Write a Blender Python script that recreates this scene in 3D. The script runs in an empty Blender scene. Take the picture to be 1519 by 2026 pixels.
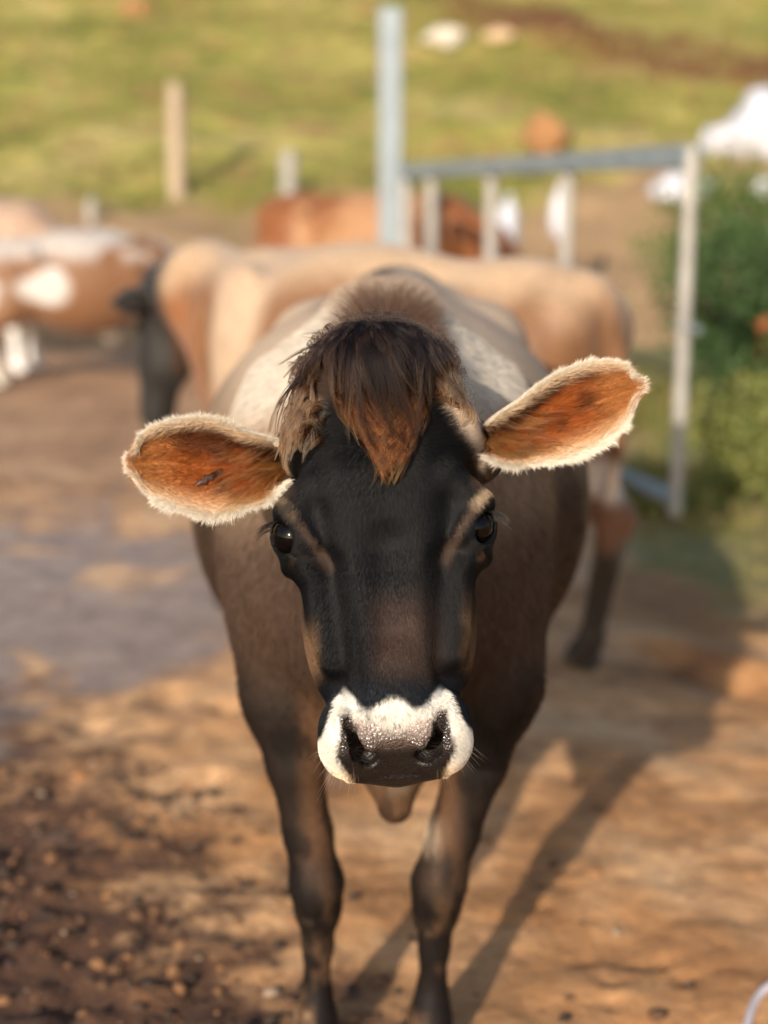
import bpy, bmesh, math, random
import numpy as np
from mathutils import Vector, Matrix

rng = np.random.default_rng(7)
random.seed(7)
SC = bpy.context.scene
COL = SC.collection
R = math.radians

# ------------------------------------------------------------------ camera, sky, sun, exposure
CAM_H, PITCH, FPX = 1.30, R(12.6), 2814.0
CP, SP = math.cos(PITCH), math.sin(PITCH)
cam_data = bpy.data.cameras.new('camera')
cam = bpy.data.objects.new('camera', cam_data)
COL.objects.link(cam)
cam.location = (0, 0, CAM_H)
cam.rotation_euler = (math.pi / 2 - PITCH, 0, 0)
cam_data.sensor_fit = 'VERTICAL'
cam_data.sensor_height = 36.0
cam_data.sensor_width = 27.0
cam_data.lens = 50.0
cam_data.clip_start = 0.05
cam_data.clip_end = 600
cam_data.dof.use_dof = True
cam_data.dof.focus_distance = 1.495
cam_data.dof.aperture_fstop = 2.05
SC.camera = cam

SUN_EL, SUN_AZ = R(20), R(21)          # sun behind the camera, to its left
world = bpy.data.worlds.new('World')
SC.world = world
world.use_nodes = True
wn = world.node_tree.nodes
bg = wn.get('Background') or wn.new('ShaderNodeBackground')
sky = wn.new('ShaderNodeTexSky')
sky.sky_type = 'NISHITA'
sky.sun_disc = False
sky.sun_elevation = SUN_EL
sky.sun_rotation = R(180) + SUN_AZ
sky.dust_density = 1.6
world.node_tree.links.new(sky.outputs[0], bg.inputs[0])
bg.inputs[1].default_value = 0.15
sun_data = bpy.data.lights.new('sun', 'SUN')
sun_data.energy = 5.0
sun_data.angle = R(0.9)
sun_data.color = (1.0, 0.87, 0.72)
sun = bpy.data.objects.new('sun', sun_data)
COL.objects.link(sun)
SUN_DIR = Vector((-math.sin(SUN_AZ) * math.cos(SUN_EL), -math.cos(SUN_AZ) * math.cos(SUN_EL), math.sin(SUN_EL)))
sun.rotation_euler = SUN_DIR.to_track_quat('Z', 'Y').to_euler()
sun.location = (-2, -4, 6)

SC.view_settings.view_transform = 'Standard'
SC.view_settings.look = 'None'
SC.view_settings.exposure = 0.30
SC.view_settings.gamma = 1.0
SC.view_settings.use_curve_mapping = False
SC.cycles.use_denoising = True
SC.cycles.max_bounces = 8
SC.cycles.transparent_max_bounces = 8
try:
    SC.cycles_curves.shape = 'RIBBONS'
except Exception:
    pass

# ------------------------------------------------------------------ helpers
C_POS = np.array([0, 0, CAM_H])
C_R = np.array([1.0, 0, 0]); C_F = np.array([0, CP, -SP]); C_U = np.array([0, SP, CP])


def P(px, py, depth):
    """point of the place seen at a pixel of the photograph at a given distance along the view"""
    return C_POS + C_F * depth + C_R * ((px - 759.5) / FPX * depth) - C_U * ((py - 1013.0) / FPX * depth)


def G(px, py, z=0.0):
    d = C_F + C_R * ((px - 759.5) / FPX) - C_U * ((py - 1013.0) / FPX)
    t = (z - CAM_H) / d[2]
    return C_POS + d * t


def PY(px, py, y):
    """point seen at a pixel on the vertical plane at distance y"""
    d = C_F + C_R * ((px - 759.5) / FPX) - C_U * ((py - 1013.0) / FPX)
    return C_POS + d * (y / d[1])


def tag(o, label=None, cat=None, group=None, kind=None):
    if label: o['label'] = label
    if cat: o['category'] = cat
    if group: o['group'] = group
    if kind: o['kind'] = kind
    return o


def empty(name, loc=(0, 0, 0), rz=0.0, scale=1.0):
    o = bpy.data.objects.new(name, None)
    COL.objects.link(o)
    o.location = loc
    o.rotation_euler = (0, 0, rz)
    o.scale = (scale,) * 3
    return o


def mesh_obj(name, V, F, mat=None, parent=None, smooth=True, colors=None):
    """V (n,3); F list of faces or (m,k) array"""
    me = bpy.data.meshes.new(name)
    V = np.asarray(V, dtype=np.float32)
    if isinstance(F, np.ndarray):
        m, k = F.shape
        me.vertices.add(len(V)); me.vertices.foreach_set('co', V.ravel())
        me.loops.add(m * k); me.loops.foreach_set('vertex_index', F.astype(np.int32).ravel())
        me.polygons.add(m)
        me.polygons.foreach_set('loop_start', np.arange(0, m * k, k, dtype=np.int32))
        me.update(calc_edges=True)
    else:
        me.from_pydata(V.tolist(), [], F)
        me.update()
    if smooth:
        me.polygons.foreach_set('use_smooth', np.ones(len(me.polygons), dtype=bool))
    if colors is not None:
        a = me.color_attributes.new('col', 'FLOAT_COLOR', 'POINT')
        c = np.ones((len(V), 4), dtype=np.float32); c[:, :3] = colors
        a.data.foreach_set('color', c.ravel())
    if mat: me.materials.append(mat)
    o = bpy.data.objects.new(name, me)
    COL.objects.link(o)
    if parent: o.parent = parent
    return o


def sstep(a, b, x):
    t = np.clip((x - a) / (b - a), 0, 1)
    return t * t * (3 - 2 * t)


def vhash(ix, iy, iz, s):
    n = (ix * 374761393 + iy * 668265263 + iz * 2147483647 + s * 1274126177) & 0xffffffff
    n = ((n ^ (n >> 13)) * 1274126177) & 0xffffffff
    return ((n ^ (n >> 16)) & 0xffff) / 65535.0


def noise3(p, scale=1.0, seed=0, octaves=1):
    """value noise 0..1 for points (n,3)"""
    p = np.asarray(p, dtype=np.float64) * scale
    tot = 0; amp = 1.0; norm = 0
    for o in range(octaves):
        q = p * (2 ** o) + 37.7 * o
        i = np.floor(q).astype(np.int64); f = q - i
        f = f * f * (3 - 2 * f)
        r = 0
        for dx in (0, 1):
            for dy in (0, 1):
                for dz in (0, 1):
                    w = (f[..., 0] if dx else 1 - f[..., 0]) * (f[..., 1] if dy else 1 - f[..., 1]) * (f[..., 2] if dz else 1 - f[..., 2])
                    r = r + w * vhash(i[..., 0] + dx, i[..., 1] + dy, i[..., 2] + dz, seed + o)
        tot = tot + amp * r; norm += amp; amp *= 0.5
    return tot / norm


# ---- materials
def new_mat(name):
    m = bpy.data.materials.new(name)
    m.use_nodes = True
    nt = m.node_tree
    return m, nt, nt.nodes, nt.links, nt.nodes['Principled BSDF']


def ramp(nodes, stops):
    r = nodes.new('ShaderNodeValToRGB')
    e = r.color_ramp.elements
    while len(e) < len(stops): e.new(0.5)
    for i, (p, c) in enumerate(stops):
        e[i].position = p
        e[i].color = (*c, 1) if len(c) == 3 else c
    return r


def noise_node(nodes, links, scale, detail=6, rough=0.6, src=None, dist=0.0):
    n = nodes.new('ShaderNodeTexNoise')
    n.inputs['Scale'].default_value = scale
    n.inputs['Detail'].default_value = detail
    n.inputs['Roughness'].default_value = rough
    n.inputs['Distortion'].default_value = dist
    if src is not None: links.new(src, n.inputs['Vector'])
    return n


def simple_mat(name, color, rough=0.6, metal=0.0, var=0.25, scale=8.0, bump=0.2, bscale=60.0, bdist=0.004, spec=0.5):
    m, nt, N, L, B = new_mat(name)
    geo = N.new('ShaderNodeTexCoord')
    n = noise_node(N, L, scale, src=geo.outputs['Object'])
    c0 = tuple(x * (1 - var) for x in color); c1 = tuple(min(1, x * (1 + var)) for x in color)
    rp = ramp(N, [(0.3, c0), (0.7, c1)])
    L.new(n.outputs['Fac'], rp.inputs['Fac']); L.new(rp.outputs['Color'], B.inputs['Base Color'])
    B.inputs['Roughness'].default_value = rough
    B.inputs['Metallic'].default_value = metal
    B.inputs['Specular IOR Level'].default_value = spec
    nb = noise_node(N, L, bscale, src=geo.outputs['Object'])
    b = N.new('ShaderNodeBump'); b.inputs['Strength'].default_value = bump; b.inputs['Distance'].default_value = bdist
    L.new(nb.outputs['Fac'], b.inputs['Height']); L.new(b.outputs['Normal'], B.inputs['Normal'])
    return m


def coat_mat(name, rough=0.6, fine=True):
    """short animal coat: colour from the per-vertex coat pattern, fine hair relief"""
    m, nt, N, L, B = new_mat(name)
    a = N.new('ShaderNodeAttribute'); a.attribute_name = 'col'
    tc = N.new('ShaderNodeTexCoord')
    mp = N.new('ShaderNodeMapping'); mp.inputs['Scale'].default_value = (1, 1, 0.25)
    L.new(tc.outputs['Object'], mp.inputs['Vector'])
    n = noise_node(N, L, 260.0 if fine else 60.0, detail=4, src=mp.outputs['Vector'])
    mix = N.new('ShaderNodeMix'); mix.data_type = 'RGBA'; mix.blend_type = 'MULTIPLY'
    rp = ramp(N, [(0.25, (0.62, 0.6, 0.58)), (0.75, (1.25, 1.25, 1.25))])
    L.new(n.outputs['Fac'], rp.inputs['Fac'])
    mix.inputs[0].default_value = 0.8
    L.new(a.outputs['Color'], mix.inputs[6]); L.new(rp.outputs['Color'], mix.inputs[7])
    L.new(mix.outputs[2], B.inputs['Base Color'])
    B.inputs['Roughness'].default_value = rough
    B.inputs['Specular IOR Level'].default_value = 0.35
    B.inputs['Sheen Weight'].default_value = 0.15
    B.inputs['Sheen Roughness'].default_value = 0.4
    b = N.new('ShaderNodeBump'); b.inputs['Strength'].default_value = 0.5; b.inputs['Distance'].default_value = 0.002
    L.new(n.outputs['Fac'], b.inputs['Height']); L.new(b.outputs['Normal'], B.inputs['Normal'])
    return m


def hair_mat(name, rough=0.35, ior=1.12):
    m = bpy.data.materials.new(name); m.use_nodes = True
    N = m.node_tree.nodes; L = m.node_tree.links
    N.clear()
    out = N.new('ShaderNodeOutputMaterial')
    h = N.new('ShaderNodeBsdfHairPrincipled')
    h.parametrization = 'COLOR'
    h.inputs['Roughness'].default_value = rough
    h.inputs['Radial Roughness'].default_value = 0.45
    h.inputs['Random Roughness'].default_value = 0.2
    h.inputs['IOR'].default_value = ior
    a = N.new('ShaderNodeAttribute'); a.attribute_name = 'hair_color'
    L.new(a.outputs['Color'], h.inputs['Color'])
    L.new(h.outputs[0], out.inputs['Surface'])
    return m


def hair_obj(name, pts, cols, radius, mat, parent=None, taper=0.85):
    """pts (n,k,3), cols (n,3) or (n,k,3)"""
    n, k, _ = pts.shape
    hc = bpy.data.hair_curves.new(name)
    hc.add_curves([k] * n)
    hc.attributes['position'].data.foreach_set('vector', pts.astype(np.float32).ravel())
    ra = hc.attributes.get('radius') or hc.attributes.new('radius', 'FLOAT', 'POINT')
    t = np.linspace(0, 1, k)
    rad = np.asarray(radius).reshape(-1, 1) * (1 - taper * t ** 1.5)[None, :]
    rad = np.broadcast_to(rad, (n, k))
    ra.data.foreach_set('value', rad.astype(np.float32).ravel())
    ca = hc.attributes.new('hair_color', 'FLOAT_COLOR', 'POINT')
    c = np.ones((n, k, 4), dtype=np.float32)
    cc = np.asarray(cols)
    c[..., :3] = cc[:, None, :] if cc.ndim == 2 else cc
    ca.data.foreach_set('color', np.clip(c, 0.0, 1).ravel())
    hc.materials.append(mat)
    o = bpy.data.objects.new(name, hc)
    COL.objects.link(o)
    if parent: o.parent = parent
    return o


# ---- implicit surfaces
def ell(c, r, M=None):
    c = np.array(c, dtype=np.float32); r = np.array(r, dtype=np.float32)

    def f(x, y, z):
        x = x - c[0]; y = y - c[1]; z = z - c[2]
        if M is not None:
            x, y, z = (M[0][0] * x + M[0][1] * y + M[0][2] * z, M[1][0] * x + M[1][1] * y + M[1][2] * z, M[2][0] * x + M[2][1] * y + M[2][2] * z)
        k0 = np.sqrt((x / r[0]) ** 2 + (y / r[1]) ** 2 + (z / r[2]) ** 2) + 1e-9
        k1 = np.sqrt((x / r[0] ** 2) ** 2 + (y / r[1] ** 2) ** 2 + (z / r[2] ** 2) ** 2) + 1e-9
        return k0 * (k0 - 1) / k1
    m = float(r.max()) if M is not None else None
    lo = c - (m if m else r); hi = c + (m if m else r)
    return f, lo, hi


def cap(a, b, ra, rb, sx=1.0):
    a = np.array(a, dtype=np.float32); b = np.array(b, dtype=np.float32); d = b - a; L2 = float(d @ d) + 1e-9

    def f(x, y, z):
        t = np.clip(((x - a[0]) * d[0] + (y - a[1]) * d[1] + (z - a[2]) * d[2]) / L2, 0, 1)
        return np.sqrt(((x - a[0] - t * d[0]) / sx) ** 2 + (y - a[1] - t * d[1]) ** 2 + (z - a[2] - t * d[2]) ** 2) - (ra + t * (rb - ra))
    r = max(ra, rb) * max(1, sx)
    return f, np.minimum(a, b) - r, np.maximum(a, b) + r


def loft(v, w, zt, zb, p):
    v, w, zt, zb = (np.array(q, dtype=np.float32) for q in (v, w, zt, zb))

    def f(x, y, z):
        yc = np.clip(y, v[0], v[-1])
        W = np.interp(yc, v, w).astype(np.float32); T = np.interp(yc, v, zt).astype(np.float32); Bt = np.interp(yc, v, zb).astype(np.float32)
        zc = (T + Bt) / 2; h = (T - Bt) / 2
        r = ((np.abs(x) / W) ** p + (np.abs(z - zc) / h) ** p + 1e-12) ** (1.0 / p)
        g = (r - 1) * np.minimum(W, h)
        dy = np.abs(y - yc)
        return np.where(dy > 0, np.sqrt(np.maximum(g, 0) ** 2 + dy ** 2) + np.minimum(g, 0) * 0.3, g)
    return f, np.array([-w.max(), v[0], zb.min()]), np.array([w.max(), v[-1], zt.max()])


class Shape:
    def __init__(self):
        self.ops = []

    def add(self, prim, k=0.03, sub=False, xf=None):
        f, lo, hi = prim
        if xf is not None:                       # xf: (3x3 rows=local axes, origin)
            M, o = xf
            cs = np.array([[lo[0] if i & 1 else hi[0], lo[1] if i & 2 else hi[1], lo[2] if i & 4 else hi[2]] for i in range(8)])
            wc = cs @ M + o
            lo, hi = wc.min(0), wc.max(0)
            g = f

            def f(x, y, z, g=g, M=M, o=o):
                x = x - o[0]; y = y - o[1]; z = z - o[2]
                return g(M[0, 0] * x + M[0, 1] * y + M[0, 2] * z, M[1, 0] * x + M[1, 1] * y + M[1, 2] * z, M[2, 0] * x + M[2, 1] * y + M[2, 2] * z)
        pad = k + 0.035
        self.ops.append((f, np.array(lo) - pad, np.array(hi) + pad, k, sub))

    @staticmethod
    def comb(A, B, k, sub):
        if sub:
            B = -B
            h = np.maximum(k - np.abs(A - B), 0) / k
            return np.maximum(A, B) + h * h * k * 0.25
        h = np.maximum(k - np.abs(A - B), 0) / k
        return np.minimum(A, B) - h * h * k * 0.25

    def grid(self, xs, ys, zs):
        F = np.full((len(xs), len(ys), len(zs)), 0.5, dtype=np.float32)
        for f, lo, hi, k, sub in self.ops:
            s = []
            for ax, a in enumerate((xs, ys, zs)):
                s.append(slice(int(np.searchsorted(a, lo[ax])), int(np.searchsorted(a, hi[ax])) + 1))
            sx, sy, sz = s
            if sx.stop <= sx.start: continue
            x = xs[sx][:, None, None]; y = ys[sy][None, :, None]; z = zs[sz][None, None, :]
            Bv = f(x, y, z)
            A = F[sx, sy, sz]
            F[sx, sy, sz] = self.comb(A, np.broadcast_to(Bv, A.shape), k, sub)
        return F

    def at(self, p):
        p = np.asarray(p, dtype=np.float64)
        F = np.full(len(p), 0.5)
        for f, lo, hi, k, sub in self.ops:
            m = np.all((p >= lo) & (p <= hi), axis=1)
            if not m.any(): continue
            q = p[m]
            F[m] = self.comb(F[m], f(q[:, 0], q[:, 1], q[:, 2]), k, sub)
        return F

    def grad(self, p, e=8e-4):
        g = np.empty_like(p)
        for i in range(3):
            d = np.zeros(3); d[i] = e
            g[:, i] = (self.at(p + d) - self.at(p - d)) / (2 * e)
        return g

    def normal(self, p):
        g = self.grad(p)
        return g / (np.linalg.norm(g, axis=1, keepdims=True) + 1e-9)

    def project(self, p, it=2, target=0.0, clampd=0.004):
        for _ in range(it):
            g = self.grad(p); g2 = (g ** 2).sum(1) + 1e-6
            f = self.at(p) - target
            st = (f / g2)[:, None] * g
            n = np.linalg.norm(st, axis=1, keepdims=True) + 1e-12
            p = p - st * np.minimum(1, clampd / n)
        return p


def nets(F, xs, ys, zs):
    s = F < 0
    c = np.zeros(tuple(np.array(F.shape) - 1), dtype=np.int8)
    for i in (0, 1):
        for j in (0, 1):
            for k in (0, 1):
                c += s[i:s.shape[0] - 1 + i, j:s.shape[1] - 1 + j, k:s.shape[2] - 1 + k]
    mixed = (c > 0) & (c < 8)
    idx = np.argwhere(mixed)
    look = np.full(mixed.shape, -1, dtype=np.int64)
    look[mixed] = np.arange(len(idx))
    acc = np.zeros((len(idx), 3)); cnt = np.zeros(len(idx))
    ax = (xs, ys, zs)
    for a in range(3):
        o1, o2 = [q for q in range(3) if q != a]
        for i in (0, 1):
            for j in (0, 1):
                A = idx.copy(); A[:, o1] += i; A[:, o2] += j
                Bq = A.copy(); Bq[:, a] += 1
                f0 = F[A[:, 0], A[:, 1], A[:, 2]]; f1 = F[Bq[:, 0], Bq[:, 1], Bq[:, 2]]
                m = (f0 < 0) != (f1 < 0)
                t = np.where(m, f0 / np.where(m, f0 - f1, 1), 0)
                pa = np.stack([ax[q][A[:, q]] for q in range(3)], 1); pb = np.stack([ax[q][Bq[:, q]] for q in range(3)], 1)
                pt = pa + (pb - pa) * t[:, None]
                acc[m] += pt[m]; cnt[m] += 1
    V = acc / cnt[:, None]
    Q = []
    for a in range(3):
        o1, o2 = (a + 1) % 3, (a + 2) % 3
        sl0 = [slice(None)] * 3; sl1 = [slice(None)] * 3
        sl0[a] = slice(0, -1); sl1[a] = slice(1, None)
        s0 = s[tuple(sl0)]; s1 = s[tuple(sl1)]
        e = np.argwhere(s0 != s1)
        e = e[(e[:, o1] > 0) & (e[:, o2] > 0) & (e[:, o1] < F.shape[o1] - 1) & (e[:, o2] < F.shape[o2] - 1)]
        ins = s[e[:, 0], e[:, 1], e[:, 2]]
        q = []
        for d1, d2 in ((-1, -1), (0, -1), (0, 0), (-1, 0)):
            cidx = e.copy(); cidx[:, o1] += d1; cidx[:, o2] += d2
            q.append(look[cidx[:, 0], cidx[:, 1], cidx[:, 2]])
        q = np.stack(q, 1)
        q[~ins] = q[~ins][:, ::-1]
        Q.append(q)
    return V, np.concatenate(Q)


def spaced(knots):
    """knots: [(start, stop, step), ...] -> coordinates"""
    out = []
    for a, b, h in knots:
        out.append(np.arange(a, b - h * 0.3, h))
    out.append(np.array([knots[-1][1]]))
    return np.concatenate(out).astype(np.float32)


# ================================================================== GROUND
def ground_h(x, y):
    p = np.stack([x, y, np.zeros_like(x)], -1)
    near = np.clip(1.6 - np.hypot(x, y - 2.5) / 9, 0.25, 1)
    h = (noise3(p, 1.6, 1, 3) - 0.5) * 0.05 + (noise3(p, 7, 2, 3) - 0.5) * 0.035 * near
    clod = sstep(0.25, -0.75, x + 0.25 * (y - 2.0)) * sstep(3.3, 2.3, y)         # trampled mud, front left
    h = h + clod * ((noise3(p, 26, 3, 3) ** 1.5) * 0.055 + (noise3(p, 60, 4, 2) - 0.5) * 0.018)
    h = h + (noise3(p, 30, 5, 2) - 0.5) * 0.010 * near
    pud = np.exp(-(((x + 1.35) / 1.0) ** 2 + ((y - 4.3) / 1.0) ** 2))          # shallow wet hollow
    h = h * (1 - 0.6 * np.clip(pud * 1.4, 0, 1)) - 0.02 * pud
    for hx, hy, hr, hd in HOLES:
        d2 = ((x - hx) ** 2 + (y - hy) ** 2) / hr ** 2
        h = h - hd * np.exp(-d2) + hd * 0.08 * np.exp(-(np.sqrt(d2) - 1.7) ** 2 * 3)
    # groove added at the right to draw the dark shade band there
    rx = (y - (3.62 + 0.16 * np.sin(x * 3) - 0.35 * (x - 1.0)))
    h = h - 0.05 * np.exp(-(rx / 0.10) ** 2) * sstep(0.5, 0.9, x) + 0.02 * np.exp(-((rx - 0.22) / 0.1) ** 2) * sstep(0.5, 0.9, x)
    rise = 0.36 * np.maximum(y - 12.2, 0) - 0.15 * np.maximum(12.2 - np.abs(y - 12.2) - 11.4, 0)
    return h * sstep(30, 10, np.hypot(x, y)) + np.minimum(rise, 0) * 0


HOLES = []
for hx, hy in [(1148, 1905), (1252, 1918), (1215, 1950), (1355, 1945), (1312, 1915), (1210, 1995), (1335, 1528), (1060, 1800), (1130, 1762), (1290, 1440), (1180, 1600), (1085, 1760)]:
    g = G(hx, hy)
    HOLES.append((g[0], g[1], 0.012 + 0.014 * random.random(), 0.018))
for hx, hy in [(450, 1395), (330, 1370), (380, 1545), (180, 1440), (120, 1560), (300, 1560)]:
    g = G(hx, hy)
    HOLES.append((g[0], g[1], 0.045, 0.03))

xs = np.concatenate([-np.geomspace(120, 2.42, 45), np.arange(-2.4, 2.4, 0.022), np.geomspace(2.42, 120, 45)])
ys = np.concatenate([-np.geomspace(80, 1.0, 18), np.arange(-0.6, 1.4, 0.2), np.arange(1.4, 3.6, 0.0165), np.arange(3.6, 7, 0.04), np.arange(7, 13.6, 0.15)])
X, Y = np.meshgrid(xs, ys, indexing='ij')
Z = ground_h(X, Y)
V = np.stack([X, Y, Z], -1).reshape(-1, 3)
ni, nj = X.shape
I, J = np.meshgrid(np.arange(ni - 1), np.arange(nj - 1), indexing='ij')
Fq = np.stack([I * nj + J, (I + 1) * nj + J, (I + 1) * nj + J + 1, I * nj + J + 1], -1).reshape(-1, 4)

# mud: dry tan crust, dark churned clods at the front left, a wet hollow at the left
m, nt, N, L, B = new_mat('mud')
geo = N.new('ShaderNodeNewGeometry')
sep = N.new('ShaderNodeSeparateXYZ'); L.new(geo.outputs['Position'], sep.inputs[0])


def mth(op, a, b=None, clamp=False):
    n = N.new('ShaderNodeMath'); n.operation = op; n.use_clamp = clamp
    for i, v in enumerate((a, b)):
        if v is None: continue
        if isinstance(v, (int, float)): n.inputs[i].default_value = v
        else: L.new(v, n.inputs[i])
    return n.outputs[0]


def maprange(v, a, b, c=0.0, d=1.0):
    n = N.new('ShaderNodeMapRange'); n.interpolation_type = 'SMOOTHSTEP'
    L.new(v, n.inputs[0])
    for i, q in enumerate((a, b, c, d)): n.inputs[i + 1].default_value = q
    return n.outputs[0]


def mixc(f, a, b, mode='MIX'):
    n = N.new('ShaderNodeMix'); n.data_type = 'RGBA'; n.blend_type = mode
    if isinstance(f, float): n.inputs[0].default_value = f
    else: L.new(f, n.inputs[0])
    for i, v in ((6, a), (7, b)):
        if isinstance(v, tuple): n.inputs[i].default_value = (*v, 1)
        else: L.new(v, n.inputs[i])
    return n.outputs[2]


n1 = noise_node(N, L, 1.7, 8, 0.62, geo.outputs['Position'], 0.4)
n2 = noise_node(N, L, 9.0, 6, 0.65, geo.outputs['Position'])
n3 = noise_node(N, L, 45.0, 5, 0.7, geo.outputs['Position'])
base = ramp(N, [(0.30, (0.25, 0.115, 0.045)), (0.44, (0.42, 0.215, 0.088)), (0.56, (0.62, 0.37, 0.185)), (0.72, (0.72, 0.50, 0.30))])
L.new(n1.outputs['Fac'], base.inputs['Fac'])
r2 = ramp(N, [(0.30, (0.55, 0.5, 0.46)), (0.5, (1.0, 1.0, 1.0)), (0.7, (1.2, 1.17, 1.12))])
L.new(n2.outputs['Fac'], r2.inputs['Fac'])
c = mixc(0.85, base.outputs['Color'], r2.outputs['Color'], 'MULTIPLY')
r3 = ramp(N, [(0.3, (0.62, 0.58, 0.55)), (0.6, (1.1, 1.1, 1.1))])
L.new(n3.outputs['Fac'], r3.inputs['Fac'])
c = mixc(0.6, c, r3.outputs['Color'], 'MULTIPLY')
# red-orange churned soil under the cow's front
omask = maprange(mth('ADD', sep.outputs['Y'], mth('MULTIPLY', n1.outputs['Fac'], 0.8)), 3.1, 2.3, 0.0, 0.6)
c = mixc(omask, c, mixc(n2.outputs['Fac'], (0.20, 0.075, 0.026), (0.60, 0.30, 0.115)))
# damp dark soil, front left
dl = mth('ADD', sep.outputs['X'], mth('MULTIPLY', mth('SUBTRACT', sep.outputs['Y'], 2.0), 0.55))
dmask = maprange(mth('ADD', dl, mth('MULTIPLY', mth('SUBTRACT', n2.outputs['Fac'], 0.5), 1.5)), 0.22, -0.36)
c = mixc(dmask, c, mixc(n3.outputs['Fac'], (0.022, 0.014, 0.010), (0.15, 0.065, 0.030)))
# wet hollow; the sky's pale reflection is put into the mud colour
dx = mth('DIVIDE', mth('ADD', sep.outputs['X'], 1.45), 1.15)
dy = mth('DIVIDE', mth('SUBTRACT', sep.outputs['Y'], 4.5), 1.25)
dd = mth('SQRT', mth('ADD', mth('MULTIPLY', dx, dx), mth('MULTIPLY', dy, dy)))
wet = maprange(mth('ADD', dd, mth('MULTIPLY', mth('SUBTRACT', n1.outputs['Fac'], 0.5), 4.2)), 1.25, 0.55)
far = maprange(sep.outputs['Y'], 4.2, 7.5, 0.0, 0.75)
c = mixc(far, c, mixc(n1.outputs['Fac'], (0.17, 0.095, 0.055), (0.46, 0.28, 0.165)))
c = mixc(wet, c, mixc(n2.outputs['Fac'], (0.12, 0.078, 0.055), (0.43, 0.345, 0.305)))
# weeds on the soil at the right
gm = maprange(mth('ADD', mth('SUBTRACT', sep.outputs['X'], mth('MULTIPLY', sep.outputs['Y'], 0.135)), mth('MULTIPLY', mth('SUBTRACT', n1.outputs['Fac'], 0.5), 1.6)), 0.10, 0.45)
gm = mth('MULTIPLY', gm, maprange(mth('ADD', sep.outputs['Y'], mth('MULTIPLY', n2.outputs['Fac'], 0.8)), 4.3, 5.1))
c = mixc(mth('MULTIPLY', gm, 0.85), c, mixc(n2.outputs['Fac'], (0.07, 0.085, 0.02), (0.22, 0.21, 0.06)))
L.new(c, B.inputs['Base Color'])
rg = mth('SUBTRACT', 0.9, mth('MULTIPLY', wet, mth('MULTIPLY', n2.outputs['Fac'], 0.95)))
L.new(rg, B.inputs['Roughness'])
B.inputs['Specular IOR Level'].default_value = 0.45
bmp = N.new('ShaderNodeBump'); bmp.inputs['Strength'].default_value = 0.7; bmp.inputs['Distance'].default_value = 0.012
L.new(mth('ADD', n3.outputs['Fac'], mth('MULTIPLY', n2.outputs['Fac'], 1.5)), bmp.inputs['Height'])
L.new(bmp.outputs['Normal'], B.inputs['Normal'])
MUD = m
tag(mesh_obj('ground', V, Fq, MUD), kind='structure')

# loose clods and crumbs of mud in the front left
def blob_mesh(r, seed, sub=1):
    bm = bmesh.new()
    bmesh.ops.create_icosphere(bm, subdivisions=sub, radius=1.0)
    v = np.array([q.co[:] for q in bm.verts]); f = [[q.index for q in g.verts] for g in bm.faces]
    bm.free()
    k = 0.65 + 0.7 * noise3(v + seed * 3.1, 1.3, seed)
    return v * k[:, None] * np.array(r), np.array(f)


cl_v, cl_f, off = [], [], 0
cl_c = []
bases = [blob_mesh((1, 0.85, 0.6), s) for s in range(8)]
for i in range(3300):
    y = rng.uniform(1.55, 3.1)
    x = rng.uniform(-1.2, 0.55)
    if rng.random() > sstep(0.35, -0.55, x + 0.4 * (y - 2.0)) + 0.05: continue
    s = 0.0035 + 0.017 * rng.random() ** 3.0
    bv, bf = bases[i % 8]
    a = rng.uniform(0, 6.28)
    rot = np.array([[math.cos(a), -math.sin(a), 0], [math.sin(a), math.cos(a), 0], [0, 0, 1]])
    h = float(ground_h(np.array([x]), np.array([y]))[0])
    cl_v.append(bv @ rot.T * s + np.array([x, y, h + s * (0.1 - 0.35 * rng.random())])); cl_f.append(bf + off); off += len(bv)
    t = rng.random() ** 2.6; col = np.array([0.05, 0.03, 0.02]) * (1 - t) + np.array([0.40, 0.19, 0.075]) * t
    if rng.random() < 0.03: col = np.array([0.36, 0.26, 0.18])
    cl_c.append(np.tile(col, (len(bv), 1)))
COATLESS, nt_, N_, L_, B_ = new_mat('mud_crumbs')
at_ = N_.new('ShaderNodeAttribute'); at_.attribute_name = 'col'
L_.new(at_.outputs['Color'], B_.inputs['Base Color']); B_.inputs['Roughness'].default_value = 0.85
nb_ = noise_node(N_, L_, 300); bb_ = N_.new('ShaderNodeBump'); bb_.inputs['Distance'].default_value = 0.002
L_.new(nb_.outputs['Fac'], bb_.inputs['Height']); L_.new(bb_.outputs['Normal'], B_.inputs['Normal'])
tag(mesh_obj('mud_clods', np.concatenate(cl_v), np.concatenate(cl_f), COATLESS, colors=np.concatenate(cl_c)), kind='stuff')

# ------------------------------------------------------------------ hillside
def hill_h(x, y):
    p = np.stack([x, y, np.zeros_like(x)], -1)
    bank = 0.5 * sstep(12.0, 13.4, y)
    slope = 0.335 * np.maximum(y - 13.0, 0)
    slope = np.where(y > 60, 0.335 * 47 + 0.1 * (y - 60), slope)
    return -0.12 + bank + slope + (noise3(p, 0.45, 11, 3) - 0.5) * 0.7 * sstep(12, 15, y) + (noise3(p, 2.4, 12, 3) - 0.5) * 0.22 * sstep(12, 14, y)


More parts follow.
